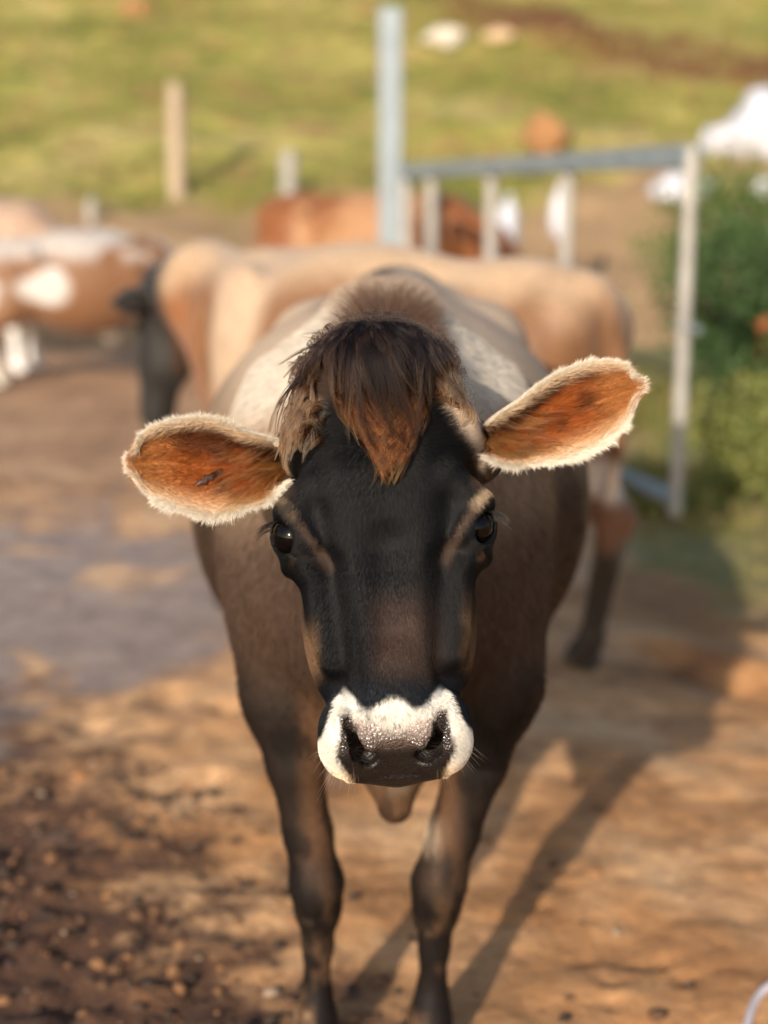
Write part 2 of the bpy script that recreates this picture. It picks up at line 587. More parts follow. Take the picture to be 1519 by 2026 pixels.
xs = np.concatenate([-np.geomspace(140, 10.2, 30), np.arange(-10, 10, 0.16), np.geomspace(10.2, 140, 30)])
ys = np.concatenate([np.arange(11.6, 32, 0.15), np.geomspace(32.3, 160, 34)])
X, Y = np.meshgrid(xs, ys, indexing='ij'); Z = hill_h(X, Y)
V = np.stack([X, Y, Z], -1).reshape(-1, 3); ni, nj = X.shape
I, J = np.meshgrid(np.arange(ni - 1), np.arange(nj - 1), indexing='ij')
Fq = np.stack([I * nj + J, (I + 1) * nj + J, (I + 1) * nj + J + 1, I * nj + J + 1], -1).reshape(-1, 4)
m, nt, N, L, B = new_mat('pasture')
geo = N.new('ShaderNodeNewGeometry')
sep = N.new('ShaderNodeSeparateXYZ'); L.new(geo.outputs['Position'], sep.inputs[0])
mp = N.new('ShaderNodeMapping'); mp.inputs['Scale'].default_value = (0.75, 0.9, 1.6); L.new(geo.outputs['Position'], mp.inputs['Vector'])
n1 = noise_node(N, L, 0.55, 6, 0.6, mp.outputs['Vector'], 0.6)
n2 = noise_node(N, L, 2.2, 6, 0.65, mp.outputs['Vector'], 0.3)
n3 = noise_node(N, L, 22.0, 5, 0.7, geo.outputs['Position'])
g1 = ramp(N, [(0.30, (0.11, 0.135, 0.028)), (0.43, (0.25, 0.245, 0.055)), (0.55, (0.40, 0.36, 0.11)), (0.68, (0.52, 0.42, 0.19))])
L.new(n1.outputs['Fac'], g1.inputs['Fac'])
g2 = ramp(N, [(0.35, (0.42, 0.50, 0.34)), (0.5, (1.0, 1.0, 0.95)), (0.68, (1.35, 1.2, 1.1))])
L.new(n2.outputs['Fac'], g2.inputs['Fac'])
c = mixc(0.9, g1.outputs['Color'], g2.outputs['Color'], 'MULTIPLY')
g3 = ramp(N, [(0.3, (0.7, 0.7, 0.66)), (0.7, (1.18, 1.15, 1.1))]); L.new(n3.outputs['Fac'], g3.inputs['Fac'])
c = mixc(0.6, c, g3.outputs['Color'], 'MULTIPLY')
n4 = noise_node(N, L, 0.9, 4, 0.6, geo.outputs['Position'])
dirt = maprange(n2.outputs['Fac'], 0.52, 0.62, 0.0, 0.8)
c = mixc(dirt, c, (0.25, 0.13, 0.065))
# bare earth of the bank, reaching higher on the right, and a bare strip across the top right
bl = mth('SUBTRACT', sep.outputs['Y'], mth('MULTIPLY', maprange(sep.outputs['X'], 1.2, 3.6), 1.6))
bank = maprange(mth('ADD', bl, mth('MULTIPLY', mth('SUBTRACT', n4.outputs['Fac'], 0.5), 2.6)), 15.6, 14.5)
c = mixc(bank, c, mixc(n2.outputs['Fac'], (0.24, 0.14, 0.07), (0.50, 0.35, 0.20)))
st = mth('ABSOLUTE', mth('SUBTRACT', mth('ADD', sep.outputs['Y'], mth('MULTIPLY', sep.outputs['X'], 0.85)), 25.2))
strip = maprange(mth('ADD', st, mth('MULTIPLY', mth('SUBTRACT', n4.outputs['Fac'], 0.5), 2.8)), 2.3, 0.8)
strip = mth('MULTIPLY', strip, maprange(sep.outputs['X'], 0.2, 1.6))
c = mixc(mth('MULTIPLY', strip, 0.95), c, (0.17, 0.070, 0.030))
L.new(c, B.inputs['Base Color']); B.inputs['Roughness'].default_value = 0.85; B.inputs['Specular IOR Level'].default_value = 0.2
bmp = N.new('ShaderNodeBump'); bmp.inputs['Strength'].default_value = 0.9; bmp.inputs['Distance'].default_value = 0.05
L.new(n3.outputs['Fac'], bmp.inputs['Height']); L.new(bmp.outputs['Normal'], B.inputs['Normal'])
tag(mesh_obj('hillside', V, Fq, m), kind='structure')


# ------------------------------------------------------------------ grass (one object per patch, nobody could count it)
def leaf_mat(name, rough=0.55):
    m, nt, N, L, B = new_mat(name)
    a = N.new('ShaderNodeAttribute'); a.attribute_name = 'col'
    n = noise_node(N, L, 40)
    rp = ramp(N, [(0.3, (0.75, 0.75, 0.7)), (0.7, (1.15, 1.15, 1.1))]); L.new(n.outputs['Fac'], rp.inputs['Fac'])
    mx = N.new('ShaderNodeMix'); mx.data_type = 'RGBA'; mx.blend_type = 'MULTIPLY'; mx.inputs[0].default_value = 0.8
    L.new(a.outputs['Color'], mx.inputs[6]); L.new(rp.outputs['Color'], mx.inputs[7])
    L.new(mx.outputs[2], B.inputs['Base Color'])
    B.inputs['Roughness'].default_value = rough
    B.inputs['Specular IOR Level'].default_value = 0.35
    tr = N.new('ShaderNodeBsdfTranslucent'); L.new(mx.outputs[2], tr.inputs['Color'])
    ms = N.new('ShaderNodeMixShader'); ms.inputs[0].default_value = 0.35
    out = N['Material Output']
    L.new(B.outputs[0], ms.inputs[1]); L.new(tr.outputs[0], ms.inputs[2]); L.new(ms.outputs[0], out.inputs['Surface'])
    return m


GRASS = leaf_mat('grass_blade')


def blades(name, X, Y, Z, H, W, cols, lean=0.5, kind='stuff'):
    n = len(X)
    a = rng.uniform(0, 2 * np.pi, n); la = rng.uniform(0, 2 * np.pi, n); ln = rng.random(n) * lean * H
    dx, dy = np.cos(a) * W / 2, np.sin(a) * W / 2
    root = np.stack([X, Y, Z - 0.01], 1)
    side = np.stack([dx, dy, np.zeros(n)], 1)
    mid = root + np.stack([np.cos(la) * ln * 0.35, np.sin(la) * ln * 0.35, H * 0.6], 1)
    tip = root + np.stack([np.cos(la) * ln, np.sin(la) * ln, H * (1 - 0.3 * ln / np.maximum(H, 1e-4))], 1)
    V = np.stack([root - side, root + side, mid + side * 0.7, mid - side * 0.7, tip], 1).reshape(-1, 3)
    b = np.arange(n) * 5
    F = np.concatenate([np.stack([b, b + 1, b + 2], 1), np.stack([b, b + 2, b + 3], 1), np.stack([b + 3, b + 2, b + 4], 1)])
    C = np.repeat(cols, 5, axis=0).reshape(n, 5, 3)
    return tag(mesh_obj(name, V, F, GRASS, colors=C.reshape(-1, 3), smooth=False), kind=kind)


def grass_cols(n, a, b, dry=(0.40, 0.30, 0.12), pdry=0.2):
    t = rng.random((n, 1))
    c = np.array(a) * (1 - t) + np.array(b) * t
    k = rng.random(n) < pdry
    c[k] = np.array(dry) * (0.7 + 0.5 * rng.random((k.sum(), 1)))
    return c


# hillside tussocks
n = 26000
tx = rng.uniform(-8, 9, n); ty = rng.uniform(14.8, 27, n)
keep = noise3(np.stack([tx, ty, 0 * tx], 1), 1.1, 21, 2) > 0.46
tx, ty = tx[keep], ty[keep]
tx = tx + rng.normal(0, 0.05, len(tx)); n = len(tx)
blades('hillside_grass', tx, ty, hill_h(tx, ty), rng.uniform(0.05, 0.16, n), rng.uniform(0.01, 0.03, n),
       grass_cols(n, (0.19, 0.20, 0.05), (0.38, 0.36, 0.11), pdry=0.35), 0.9)
# weeds and grass beside the gate, right
n = 30000
tx = rng.uniform(0.8, 4.0, n); ty = rng.uniform(4.4, 11.0, n)
pn = noise3(np.stack([tx, ty, 0 * tx], 1), 1.7, 31, 3)
keep = (tx - ty * 0.135 + (pn - 0.5) * 0.9 > 0.17) & (ty + (pn - 0.5) * 1.2 > 4.7) & (pn > 0.36)
tx, ty, pn = tx[keep], ty[keep], pn[keep]; n = len(tx)
hh = rng.uniform(0.03, 0.11, n) * (0.6 + 2.0 * sstep(0.45, 0.7, pn)) * (0.5 + 0.5 * sstep(4.8, 6.2, ty))
blades('weeds', tx, ty, ground_h(tx, ty), hh, rng.uniform(0.006, 0.016, n),
       grass_cols(n, (0.10, 0.15, 0.035), (0.25, 0.27, 0.07), pdry=0.35), 0.9)


# ------------------------------------------------------------------ posts, gate
def tube_verts(a, b, r, seg=14, square=False):
    a = np.array(a, float); b = np.array(b, float); d = b - a; L = np.linalg.norm(d); d = d / L
    up = np.array([0, 0, 1.0]) if abs(d[2]) < 0.9 else np.array([0, 1.0, 0])
    u = np.cross(d, up); u /= np.linalg.norm(u); v = np.cross(d, u)
    if square:
        k = 0.12; ang = []
        pts = []
        for cx, cy in ((1, 1), (-1, 1), (-1, -1), (1, -1)):
            pts += [(cx, cy * (1 - k)), (cx * (1 - k), cy)] if cx * cy > 0 else [(cx * (1 - k), cy), (cx, cy * (1 - k))]
        ring = np.array(pts)
    else:
        t = np.linspace(0, 2 * np.pi, seg, endpoint=False); ring = np.stack([np.cos(t), np.sin(t)], 1)
    n = len(ring)
    V = np.concatenate([a + (ring[:, :1] * u + ring[:, 1:] * v) * r, b + (ring[:, :1] * u + ring[:, 1:] * v) * r])
    F = [[i, (i + 1) % n, n + (i + 1) % n, n + i] for i in range(n)] + [list(range(n))[::-1], list(range(n, 2 * n))]
    return V, F


def tube(name, a, b, r, mat, parent=None, square=False, seg=14):
    V, F = tube_verts(a, b, r, seg, square)
    return mesh_obj(name, V, F, mat, parent, smooth=False)


STEEL = simple_mat('galvanised_steel', (0.20, 0.24, 0.27), rough=0.5, metal=0.25, var=0.18, scale=5, bump=0.15, bscale=40)
PIPE = simple_mat('weathered_pipe', (0.33, 0.315, 0.29), rough=0.6, metal=0.15, var=0.22, scale=6, bump=0.2, bscale=40)
WOOD = simple_mat('weathered_wood', (0.36, 0.28, 0.20), rough=0.85, var=0.3, scale=12, bump=0.6, bscale=50, bdist=0.01)

gA = np.array([0.14, 9.25]); gB = np.array([1.155, 5.50])
tall = empty('gate_post', (gA[0] - 0.10, gA[1] + 0.2, 0))
tag(tall, 'tall grey galvanised steel post that the open gate hangs from', 'post')
tube('post_shaft', (0, 0, -0.3), (0, 0, 2.42), 0.075, STEEL, tall, square=True)
tube('post_cap', (0, 0, 2.42), (0, 0, 2.44), 0.08, STEEL, tall, square=True)
for z in (0.35, 1.38):
    tube('hinge', (0.05, -0.05, z), (0.12, -0.22, z), 0.022, STEEL, tall)
gate = empty('farm_gate', (gA[0], gA[1], 0))
tag(gate, 'open pipe farm gate with few upright bars standing right of the tall post', 'gate')
D2 = gB - gA


def gp(t, z): return (D2[0] * t, D2[1] * t, z)


ZT, ZB = 1.44, 0.12
tube('top_rail', gp(0, ZT), gp(1, ZT), 0.042, STEEL, gate, square=True)
tube('bottom_rail', gp(0, ZB), gp(1, ZB), 0.034, STEEL, gate)
tube('end_upright', gp(1, ZB - 0.06), gp(1, ZT + 0.03), 0.027, PIPE, gate)
tube('end_upright', gp(0, ZB - 0.04), gp(0, ZT + 0.02), 0.036, PIPE, gate)
for t in (0.143, 0.421, 0.690):
    tube('upright_bar', gp(t, ZB), gp(t, ZT - 0.03), 0.034 if t < 0.6 else 0.03, PIPE, gate)
tube('latch', gp(0.985, 0.8), gp(1.03, 0.8), 0.014, STEEL, gate)


def hill_pt(px, py):
    """where the view through a pixel meets the hillside"""
    ysamp = np.arange(12.2, 40, 0.05)
    d = C_F + C_R * ((px - 759.5) / FPX) - C_U * ((py - 1013.0) / FPX)
    pts = C_POS + d * (ysamp / d[1])[:, None]
    hz = hill_h(pts[:, 0], pts[:, 1])
    k = np.argmax(hz >= pts[:, 2])
    q = pts[k].copy(); q[2] = hz[k]
    return q


def post(px, py0, py1, w, label, mat=WOOD):
    b = hill_pt(px, py1)
    top = PY(px, py0, b[1])
    h = top[2] - b[2]
    o = empty('fence_post', (b[0], b[1], b[2]))
    tag(o, label, 'post')
    V, F = tube_verts((0, 0, -0.3), (0.02, 0, h), w, 10)
    V = V + (noise3(V, 9, 5) - 0.5)[:, None] * 0.02
    mesh_obj('post_shaft', V, F, mat, o, smooth=False)
    V, F = tube_verts((0.02, 0, h), (0.02, 0, h + 0.03), w * 0.8, 10)
    mesh_obj('post_top', V, F, mat, o, smooth=False)
    return o


post(350, 170, 392, 0.095, 'thick pale wooden fence post on the lower slope left of the gate')
post(570, 305, 392, 0.085, 'short grey stub post just above the ginger cow', PIPE)
post(178, 398, 440, 0.05, 'thin grey post behind the white patched cow', PIPE)


# ------------------------------------------------------------------ rocks, sheeting, mound
ROCKM = simple_mat('pale_rock', (0.52, 0.47, 0.40), rough=0.8, var=0.15, scale=6, bump=0.5, bscale=20, bdist=0.02)
ROCKP = simple_mat('pinkish_rock', (0.50, 0.36, 0.22), rough=0.85, var=0.15, scale=6, bump=0.5, bscale=20, bdist=0.02)
SHEET = simple_mat('white_plastic', (0.52, 0.53, 0.60), rough=0.4, var=0.06, scale=9, bump=0.5, bscale=14, bdist=0.03)
EARTH = simple_mat('red_earth', (0.30, 0.15, 0.06), rough=0.9, var=0.3, scale=7, bump=0.8, bscale=25, bdist=0.03)


def lump(name, pt, r, seed, mat, label, cat, rz=0.0, rough=1.0, sub=3, group=None):
    bm = bmesh.new(); bmesh.ops.create_icosphere(bm, subdivisions=sub, radius=1.0)
    v = np.array([q.co[:] for q in bm.verts]); f = np.array([[q.index for q in g.verts] for g in bm.faces]); bm.free()
    k = 1 + rough * ((noise3(v + seed * 5.3, 1.4, seed, 3) - 0.5) * 0.8 + 0.18 * (np.abs(noise3(v + seed, 3.5, seed + 5, 2) - 0.5) * 2 - 0.5))
    v = v * k[:, None] * np.array(r)
    o = mesh_obj(name, v, f, mat)
    o.location = pt; o.rotation_euler = (0, 0, rz)
    tag(o, label, cat, group)
    return o


q = hill_pt(876, 92); lump('rock', q + np.array([0, 0, 0.1]), (0.34, 0.3, 0.17), 3, ROCKM, 'pale rock lying on the grass right of the tall gate post', 'rock', rz=-0.5)
q = hill_pt(992, 80); lump('rock', q + np.array([0, 0, 0.03]), (0.26, 0.2, 0.12), 5, ROCKP, 'smaller dull pinkish rock right of the pale one on the hill', 'rock')
q = hill_pt(1078, 300); lump('earth_mound', q + np.array([0, 0, 0.16]), (0.27, 0.3, 0.26), 8, EARTH, 'reddish brown mound of earth above the top rail of the gate', 'mound')
q = hill_pt(278, 30); lump('earth_mound', q + np.array([0, 0, 0.0]), (0.42, 0.3, 0.26), 9, EARTH, 'dark red earth mound at the top left of the hill', 'mound')
q = hill_pt(1425, 305); lump('plastic_sheet', q + np.array([0, 0, 0.12]), (0.30, 0.26, 0.22), 13, SHEET, 'crumpled white plastic heap left of the taller one on the bank', 'plastic heap', rough=1.4)
q = hill_pt(1505, 312); lump('plastic_sheet', q + np.array([0, 0, 0.30]), (0.34, 0.34, 0.48), 15, SHEET, 'tallest crumpled white plastic heap at the right edge of the bank', 'plastic heap', rough=1.2)
q = hill_pt(1350, 398); lump('plastic_sheet', q + np.array([0, 0, 0.14]), (0.33, 0.3, 0.17), 17, SHEET, 'low white plastic heap just behind the end upright of the gate', 'plastic heap', rz=-0.3, rough=1.2)
q = hill_pt(1512, 392); lump('plastic_sheet', q + np.array([0, 0, 0.1]), (0.13, 0.13, 0.14), 19, SHEET, 'small bluish white plastic lump cut by the right edge above the bush', 'plastic heap')


def sack(px, py0, py1, w, label, seed):
    b = PY(px, py1, 12.6); t = PY(px, py0, 12.6)
    h = (t - b)[2]
    o = empty('white_sack', ((b + t) / 2))
    tag(o, label, 'sack')
    bm = bmesh.new(); bmesh.ops.create_icosphere(bm, subdivisions=3, radius=1.0)
    v = np.array([q.co[:] for q in bm.verts]); f = np.array([[q.index for q in g.verts] for g in bm.faces]); bm.free()
    sq = 1 - 0.25 * np.clip(v[:, 2], 0, 1) ** 3
    v = v * np.stack([sq, sq, np.ones(len(v))], 1) * (1 + 0.25 * (noise3(v + seed, 2.0, seed, 2) - 0.5))[:, None] * np.array([w, w * 0.7, h / 2])
    mesh_obj('sack_body', v, f, SHEET, o)
    V, F = tube_verts((0, 0, h / 2 - 0.03), (0.01, 0, h / 2 + 0.05), w * 0.25, 8)
    mesh_obj('sack_neck', V, F, SHEET, o, smooth=False)
    return o


sack(1006, 395, 500, 0.095, 'white sack standing behind the middle bar of the gate', 2)
sack(1108, 372, 478, 0.095, 'white sack lined up with the rightmost upright bar', 6)


# ------------------------------------------------------------------ leafy bushes right
def bush(name, c, r, n, label, cA, cB, leaf=0.05, seed=0, group=None):
    o = empty(name, (c[0], c[1], 0))
    tag(o, label, 'bush', group)
    g = np.random.default_rng(seed)
    BR = simple_mat('bark_' + str(seed), (0.16, 0.10, 0.06), rough=0.9)
    for i in range(7):
        a = g.uniform(0, 6.28); e = g.uniform(0.3, 0.9)
        tip = np.array([math.cos(a) * r[0] * e, math.sin(a) * r[1] * e, c[2] + r[2] * g.uniform(-0.2, 0.6)])
        V, F = tube_verts((0, 0, -0.05), tip, 0.014, 6)
        k = len(V) // 2; V[k:] = tip + (V[k:] - tip) * 0.3
        mesh_obj('stem', V, F, BR, o, smooth=False)
    # clumps of leaves
    nc = 46
    cd = g.normal(size=(nc, 3)); cd /= np.linalg.norm(cd, axis=1, keepdims=True)
    cc = cd * (g.uniform(0.35, 1.0, (nc, 1)) ** 0.6) * np.array(r) + np.array([0, 0, c[2]])
    k = g.integers(0, nc, n)
    ps = cc[k] + g.normal(size=(n, 3)) * np.array(r) * 0.21
    ps[:, 2] = np.maximum(ps[:, 2], 0.02)
    t = g.normal(size=(n, 3)); t[:, 2] -= 0.3; t /= np.linalg.norm(t, axis=1, keepdims=True)
    s = np.cross(t, g.normal(size=(n, 3))); s /= np.linalg.norm(s, axis=1, keepdims=True)
    L = leaf * g.uniform(0.6, 1.3, (n, 1))
    V = np.stack([ps, ps + t * L * 0.5 + s * L * 0.28, ps + t * L, ps + t * L * 0.5 - s * L * 0.28], 1).reshape(-1, 3)
    b = np.arange(n) * 4
    F = np.concatenate([np.stack([b, b + 1, b + 2], 1), np.stack([b, b + 2, b + 3], 1)])
    hue = g.random((nc, 1))[k] * 0.6 + g.random((n, 1)) * 0.4
    C = np.repeat(np.array(cA) * (1 - hue) + np.array(cB) * hue, 4, axis=0)
    f = mesh_obj('foliage', V, F, GRASS, o, smooth=False, colors=C)
    return o


bush('leafy_bush', (2.12, 8.2, 0.72), (0.46, 0.6, 0.50), 6500, 'dark green leafy bush behind the weeds right of the gate', (0.030, 0.068, 0.026), (0.12, 0.20, 0.065), seed=41)
bush('leafy_bush', (2.42, 9.3, 0.85), (0.62, 0.6, 0.62), 9000, 'lighter green bush cut by the right edge below the plastic heaps', (0.06, 0.12, 0.025), (0.17, 0.24, 0.06), seed=42)
bush('weed_clump', (1.72, 6.3, 0.22), (0.28, 0.4, 0.26), 3800, 'yellow green weed clump right of the gate end upright', (0.12, 0.16, 0.04), (0.30, 0.30, 0.09), leaf=0.045, seed=43)
fl = PY(1508, 640, 7.75)
flw = empty('orange_flower', fl); tag(flw, 'small orange flower on the dark bush at the right edge', 'flower')
FLO = simple_mat('orange_petal', (0.55, 0.14, 0.04), rough=0.6)
for i in range(6):
    a = i * math.pi / 3
    V = np.array([[0, 0, 0], [math.cos(a - 0.4) * 0.03, -0.01, math.sin(a - 0.4) * 0.03], [math.cos(a) * 0.045, -0.015, math.sin(a) * 0.045], [math.cos(a + 0.4) * 0.03, -0.01, math.sin(a + 0.4) * 0.03]])
    mesh_obj('petal', V, [[0, 1, 2, 3]], FLO, flw, smooth=False)
V, F = tube_verts((0, 0.0, 0), (0.02, 0.08, -0.2), 0.004, 6)
mesh_obj('flower_stem', V, F, FLO, flw, smooth=False)

# pale cable on the mud, bottom right corner
cpts = []
for px, py in [(1560, 1925), (1530, 1945), (1508, 1962), (1492, 1985), (1480, 2020), (1470, 2070), (1450, 2130)]:
    g_ = G(px, py, 0.02); cpts.append(g_)
cu = bpy.data.curves.new('cable', 'CURVE'); cu.dimensions = '3D'; cu.bevel_depth = 0.007; cu.bevel_resolution = 3
sp = cu.splines.new('BEZIER'); sp.bezier_points.add(len(cpts) - 1)
for b_, g_ in zip(sp.bezier_points, cpts):
    b_.co = g_; b_.handle_left_type = b_.handle_right_type = 'AUTO'
cu.materials.append(simple_mat('pale_cable', (0.55, 0.50, 0.52), rough=0.5))
tmp = bpy.data.objects.new('cable_path', cu); COL.objects.link(tmp)
bpy.context.view_layer.update()
dg = bpy.context.evaluated_depsgraph_get()
cm = bpy.data.meshes.new_from_object(tmp.evaluated_get(dg), depsgraph=dg); cm.name = 'cable'
bpy.data.objects.remove(tmp)
co = bpy.data.objects.new('cable', cm); COL.objects.link(co)
tag(co, 'pale cable lying on the mud in the bottom right corner', 'cable')

# ================================================================== HERD (background cows)
COATM = coat_mat('coat', fine=False)
HOOFM = simple_mat('hoof_horn', (0.05, 0.04, 0.035), rough=0.5)
EYEM, nt_, N_, L_, B_ = new_mat('wet_eye')
nn_ = noise_node(N_, L_, 60); rr_ = ramp(N_, [(0.3, (0.0015, 0.001, 0.001)), (0.8, (0.004, 0.0025, 0.002))])
L_.new(nn_.outputs['Fac'], rr_.inputs['Fac']); L_.new(rr_.outputs['Color'], B_.inputs['Base Color'])
B_.inputs['Roughness'].default_value = 0.05
B_.inputs['Specular IOR Level'].default_value = 0.22


def cow_shape(poll, muzzle, neck_mid, fat=1.0, udder=True):
    S = Shape()
    S.add(ell((0, 0, .83), (.58, .28 * fat, .34 * fat)))
    S.add(ell((.42, 0, .84), (.30, .21, .31)), .08)
    S.add(ell((-.55, 0, .90), (.30, .22, .26)), .08)
    for s in (-1, 1):
        S.add(ell((-.42, s * .21, 1.055), (.08, .06, .06)), .07)
        S.add(ell((-.76, s * .11, 1.00), (.08, .06, .08)), .10)
        S.add(ell((.40, s * .17, .88), (.14, .06, .26)), .06)
        S.add(cap((.46, s * .15, .68), (.50, s * .13, .38), .10, .052), .06)
        S.add(cap((.50, s * .13, .38), (.50, s * .13, .34), .055, .05), .02)
        S.add(cap((.50, s * .13, .36), (.50, s * .13, .10), .037, .034), .03)
        S.add(cap((.50, s * .13, .10), (.53, s * .13, .05), .042, .048), .02)
        S.add(ell((-.58, s * .15, .76), (.20, .10, .28)), .07)
        S.add(cap((-.60, s * .17, .62), (-.79, s * .16, .46), .10, .052), .05)
        S.add(cap((-.79, s * .16, .47), (-.72, s * .16, .12), .045, .034), .03)
        S.add(cap((-.72, s * .16, .10), (-.69, s * .16, .05), .040, .048), .02)
    S.add(cap((-.78, 0, 1.08), (.40, 0, 1.10), .06, .05), .09)
    for s in (-1, 1):
        S.add(cap((-.50, s * .245, 1.04), (-.28, s * .315, .74), .052, .035), .04, True)
        S.add(ell((-.24, s * .245, 1.03), (.10, .05, .06)), .05, True)
    for s in (-1, 1):
        S.add(ell((.34, s * .19, .86), (.13, .09, .27)), .05)
        S.add(cap((.50, s * .23, 1.0), (.52, s * .24, .72), .035, .03), .05, True)
    if udder: S.add(ell((-.42, 0, .53), (.17, .13, .12)), .05)
    S.add(cap((-.82, -.02, 1.06), (-.875, -.05, .85), .028, .022), .04)
    S.add(cap((-.875, -.05, .85), (-.80, -.10, .50), .020, .02), .02)
    S.add(cap((-.80, -.10, .50), (-.80, -.10, .36), .03, .035), .03)
    p = np.array(poll, float); mz = np.array(muzzle, float); nm = np.array(neck_mid, float)
    S.add(cap((.55, 0, .95), nm, .20, .14), .1)
    S.add(cap(nm, p - (p - nm) * 0.1, .15, .10), .08)
    S.add(cap((.62, 0, .72), nm + (0, 0, -.1), .10, .06), .1)
    d = (mz - p)
    S.add(cap(p + d * 0.12, p + d * 0.55, .105, .085), .05)
    S.add(cap(p + d * 0.5, p + d * 0.92, .078, .062), .04)
    S.add(cap(p + d * 0.05, p + d * 0.5 + np.array([-.05, 0, -.03]), .07, .06), .05)
    for s in (-1, 1):
        e0 = p + d * 0.1 + np.array([0, s * .09, 0]); e1 = e0 + np.array([-.02, s * .15, 0.0])
        S.add(cap(e0, e0 + (e1 - e0) * 0.5, .025, .042), .03)
        S.add(cap(e0 + (e1 - e0) * 0.5, e1, .042, .02), .03)
    return S


def make_cow(label, loc, heading, scale, coat, poll, muzzle, neck_mid, fat=1.0, udder=True, group=None, step=0.022):
    S = cow_shape(poll, muzzle, neck_mid, fat, udder)
    lo = np.min([o_[1] for o_ in S.ops], 0); hi = np.max([o_[2] for o_ in S.ops], 0)
    xs, ys, zs = (np.arange(lo[i] - .03, hi[i] + .03, step).astype(np.float32) for i in range(3))
    F = S.grid(xs, ys, zs)
    V, Q = nets(F, xs, ys, zs)
    V = S.project(V, 1)
    V[:, 2] = np.maximum(V[:, 2], 0.0)
    root = empty('cow', loc, heading, scale)
    tag(root, label, 'cow', group)
    mesh_obj('body', V, Q, COATM, root, colors=coat(V))
    for s in (-1, 1):
        for hx in (.535, -.685):
            bv, bf = blob_mesh((0.058, 0.046, 0.036), 1, 2)
            b_ = mesh_obj('hoof', bv * 1.0, bf, HOOFM, root); b_.location = (hx, s * (.13 if hx > 0 else .16), 0.03)
    p = np.array(poll, float); mz = np.array(muzzle, float)
    for s in (-1, 1):
        bm = bmesh.new(); bmesh.ops.create_uvsphere(bm, u_segments=12, v_segments=8, radius=0.022)
        v = np.array([q.co[:] for q in bm.verts]); f = [[q.index for q in g.verts] for g in bm.faces]; bm.free()
        e = mesh_obj('eye', v, f, EYEM, root); e.location = p + (mz - p) * 0.33 + np.array([0.02, s * .088, 0.02])
    return root


def mixn(a, b, t): return np.array(a) * (1 - t[:, None]) + np.array(b) * t[:, None]


def coat_tan(V):
    x, y, z = V.T
    n = noise3(V, 4, 3, 3)
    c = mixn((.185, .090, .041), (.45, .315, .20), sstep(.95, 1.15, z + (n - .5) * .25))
    c = c * (1 - 0.35 * (sstep(-.30, -.36, x) * sstep(-.62, -.50, x) * sstep(.62, .8, z) * sstep(1.08, .98, z))[:, None] * np.array([.7, .9, 1.0]))  # shade of the flank fold painted into the coat
    leg = sstep(.50, .36, z) * (np.abs(y) > .03)
    c = c + (np.array([.035, .025, .018]) - c) * leg[:, None]
    wp = sstep(.50, .54, z) * sstep(.66, .60, z) * sstep(-.50, -.60, x)
    c = c + (np.array([.70, .58, .47]) - c) * wp[:, None] * .9
    bp = sstep(.54, .50, z) * sstep(.36, .42, z) * sstep(-.45, -.6, x)
    c = c + (np.array([.17, .075, .035]) - c) * bp[:, None]
    ud = np.exp(-(((x + .42) / .2) ** 2 + (y / .16) ** 2 + ((z - .52) / .13) ** 2) * 1.2)
    c = c + (np.array([.78, .66, .56]) - c) * np.clip(ud * 1.8, 0, 1)[:, None]
    c = c + (np.array([.40, .29, .20]) - c) * (sstep(.14, .26, x) * sstep(.46, .38, x) * sstep(.6, .75, z))[:, None]
    hd = sstep(.74, .86, x)
    c = c + (np.array([.30, .115, .038]) - c) * (sstep(.50, .66, x) * sstep(1.06, .94, z))[:, None]
    c = c + (np.array([.018, .016, .014]) - c) * hd[:, None]
    return c


def coat_ginger(V):
    n = noise3(V, 3.2, 9, 3)
    c = mixn((.19, .066, .019), (.36, .20, .10), sstep(.42, .62, n) * 0.8)
    return c


def coat_pied(V):
    x, y, z = V.T
    q = V * np.array([1, .6, 1]) + 1.7
    n = noise3(q, 3.6, 14, 1)
    w = sstep(.55, .60, n)
    top = sstep(.96, 1.08, z) * sstep(.35, .5, noise3(V, 5, 6, 1)) * 0.8
    c = mixn((.19, .092, .043), (.46, .44, .42), np.maximum(w, top))
    leg = sstep(.42, .25, z)
    c = c + (np.array([.58, .54, .46]) - c) * leg[:, None]
    return c


def coat_beige(V):
    n = noise3(V, 3, 2, 2)
    x, y, z = V.T
    c = mixn((.34, .23, .16), (.44, .31, .23), n)
    c = c + (np.array([.80, .80, .80]) - c) * (sstep(.95, .85, z) * sstep(.35, .45, noise3(V, 3, 5)))[:, None]
    return c


# cow right behind: rump to the right, body running away to the left, head hanging
hd2 = R(180 - 43)
c2_scale = 0.97
rump = np.array([0.56, 3.74]) - np.array([-.72 * math.cos(hd2), -.72 * math.sin(hd2)]) * c2_scale
hv = np.array([math.cos(hd2), math.sin(hd2)])
rump = np.array([0.47, 3.66]) + hv * 0.72 * c2_scale
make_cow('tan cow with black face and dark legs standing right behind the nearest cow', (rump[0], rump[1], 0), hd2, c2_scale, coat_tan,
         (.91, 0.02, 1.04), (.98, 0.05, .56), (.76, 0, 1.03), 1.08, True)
# pied cow at the left, broadside
pt = G(160, 745)
make_cow('brown and white patched cow standing at the left edge of the herd', (pt[0] + 0.16, pt[1] - 0.45, 0), R(10), 0.86, coat_pied,
         (1.0, -.05, .75), (1.22, -.1, .45), (.82, 0, .85), 1.25, False)
pt = PY(20, 430, 10.6)
make_cow('pinkish beige cow half hidden behind the patched cow at the far left', (pt[0] - 0.45, 10.6, 0), R(-12), 1.08, coat_beige,
         (1.0, 0, .6), (1.15, 0, .25), (.8, 0, .8), 1.0, False)
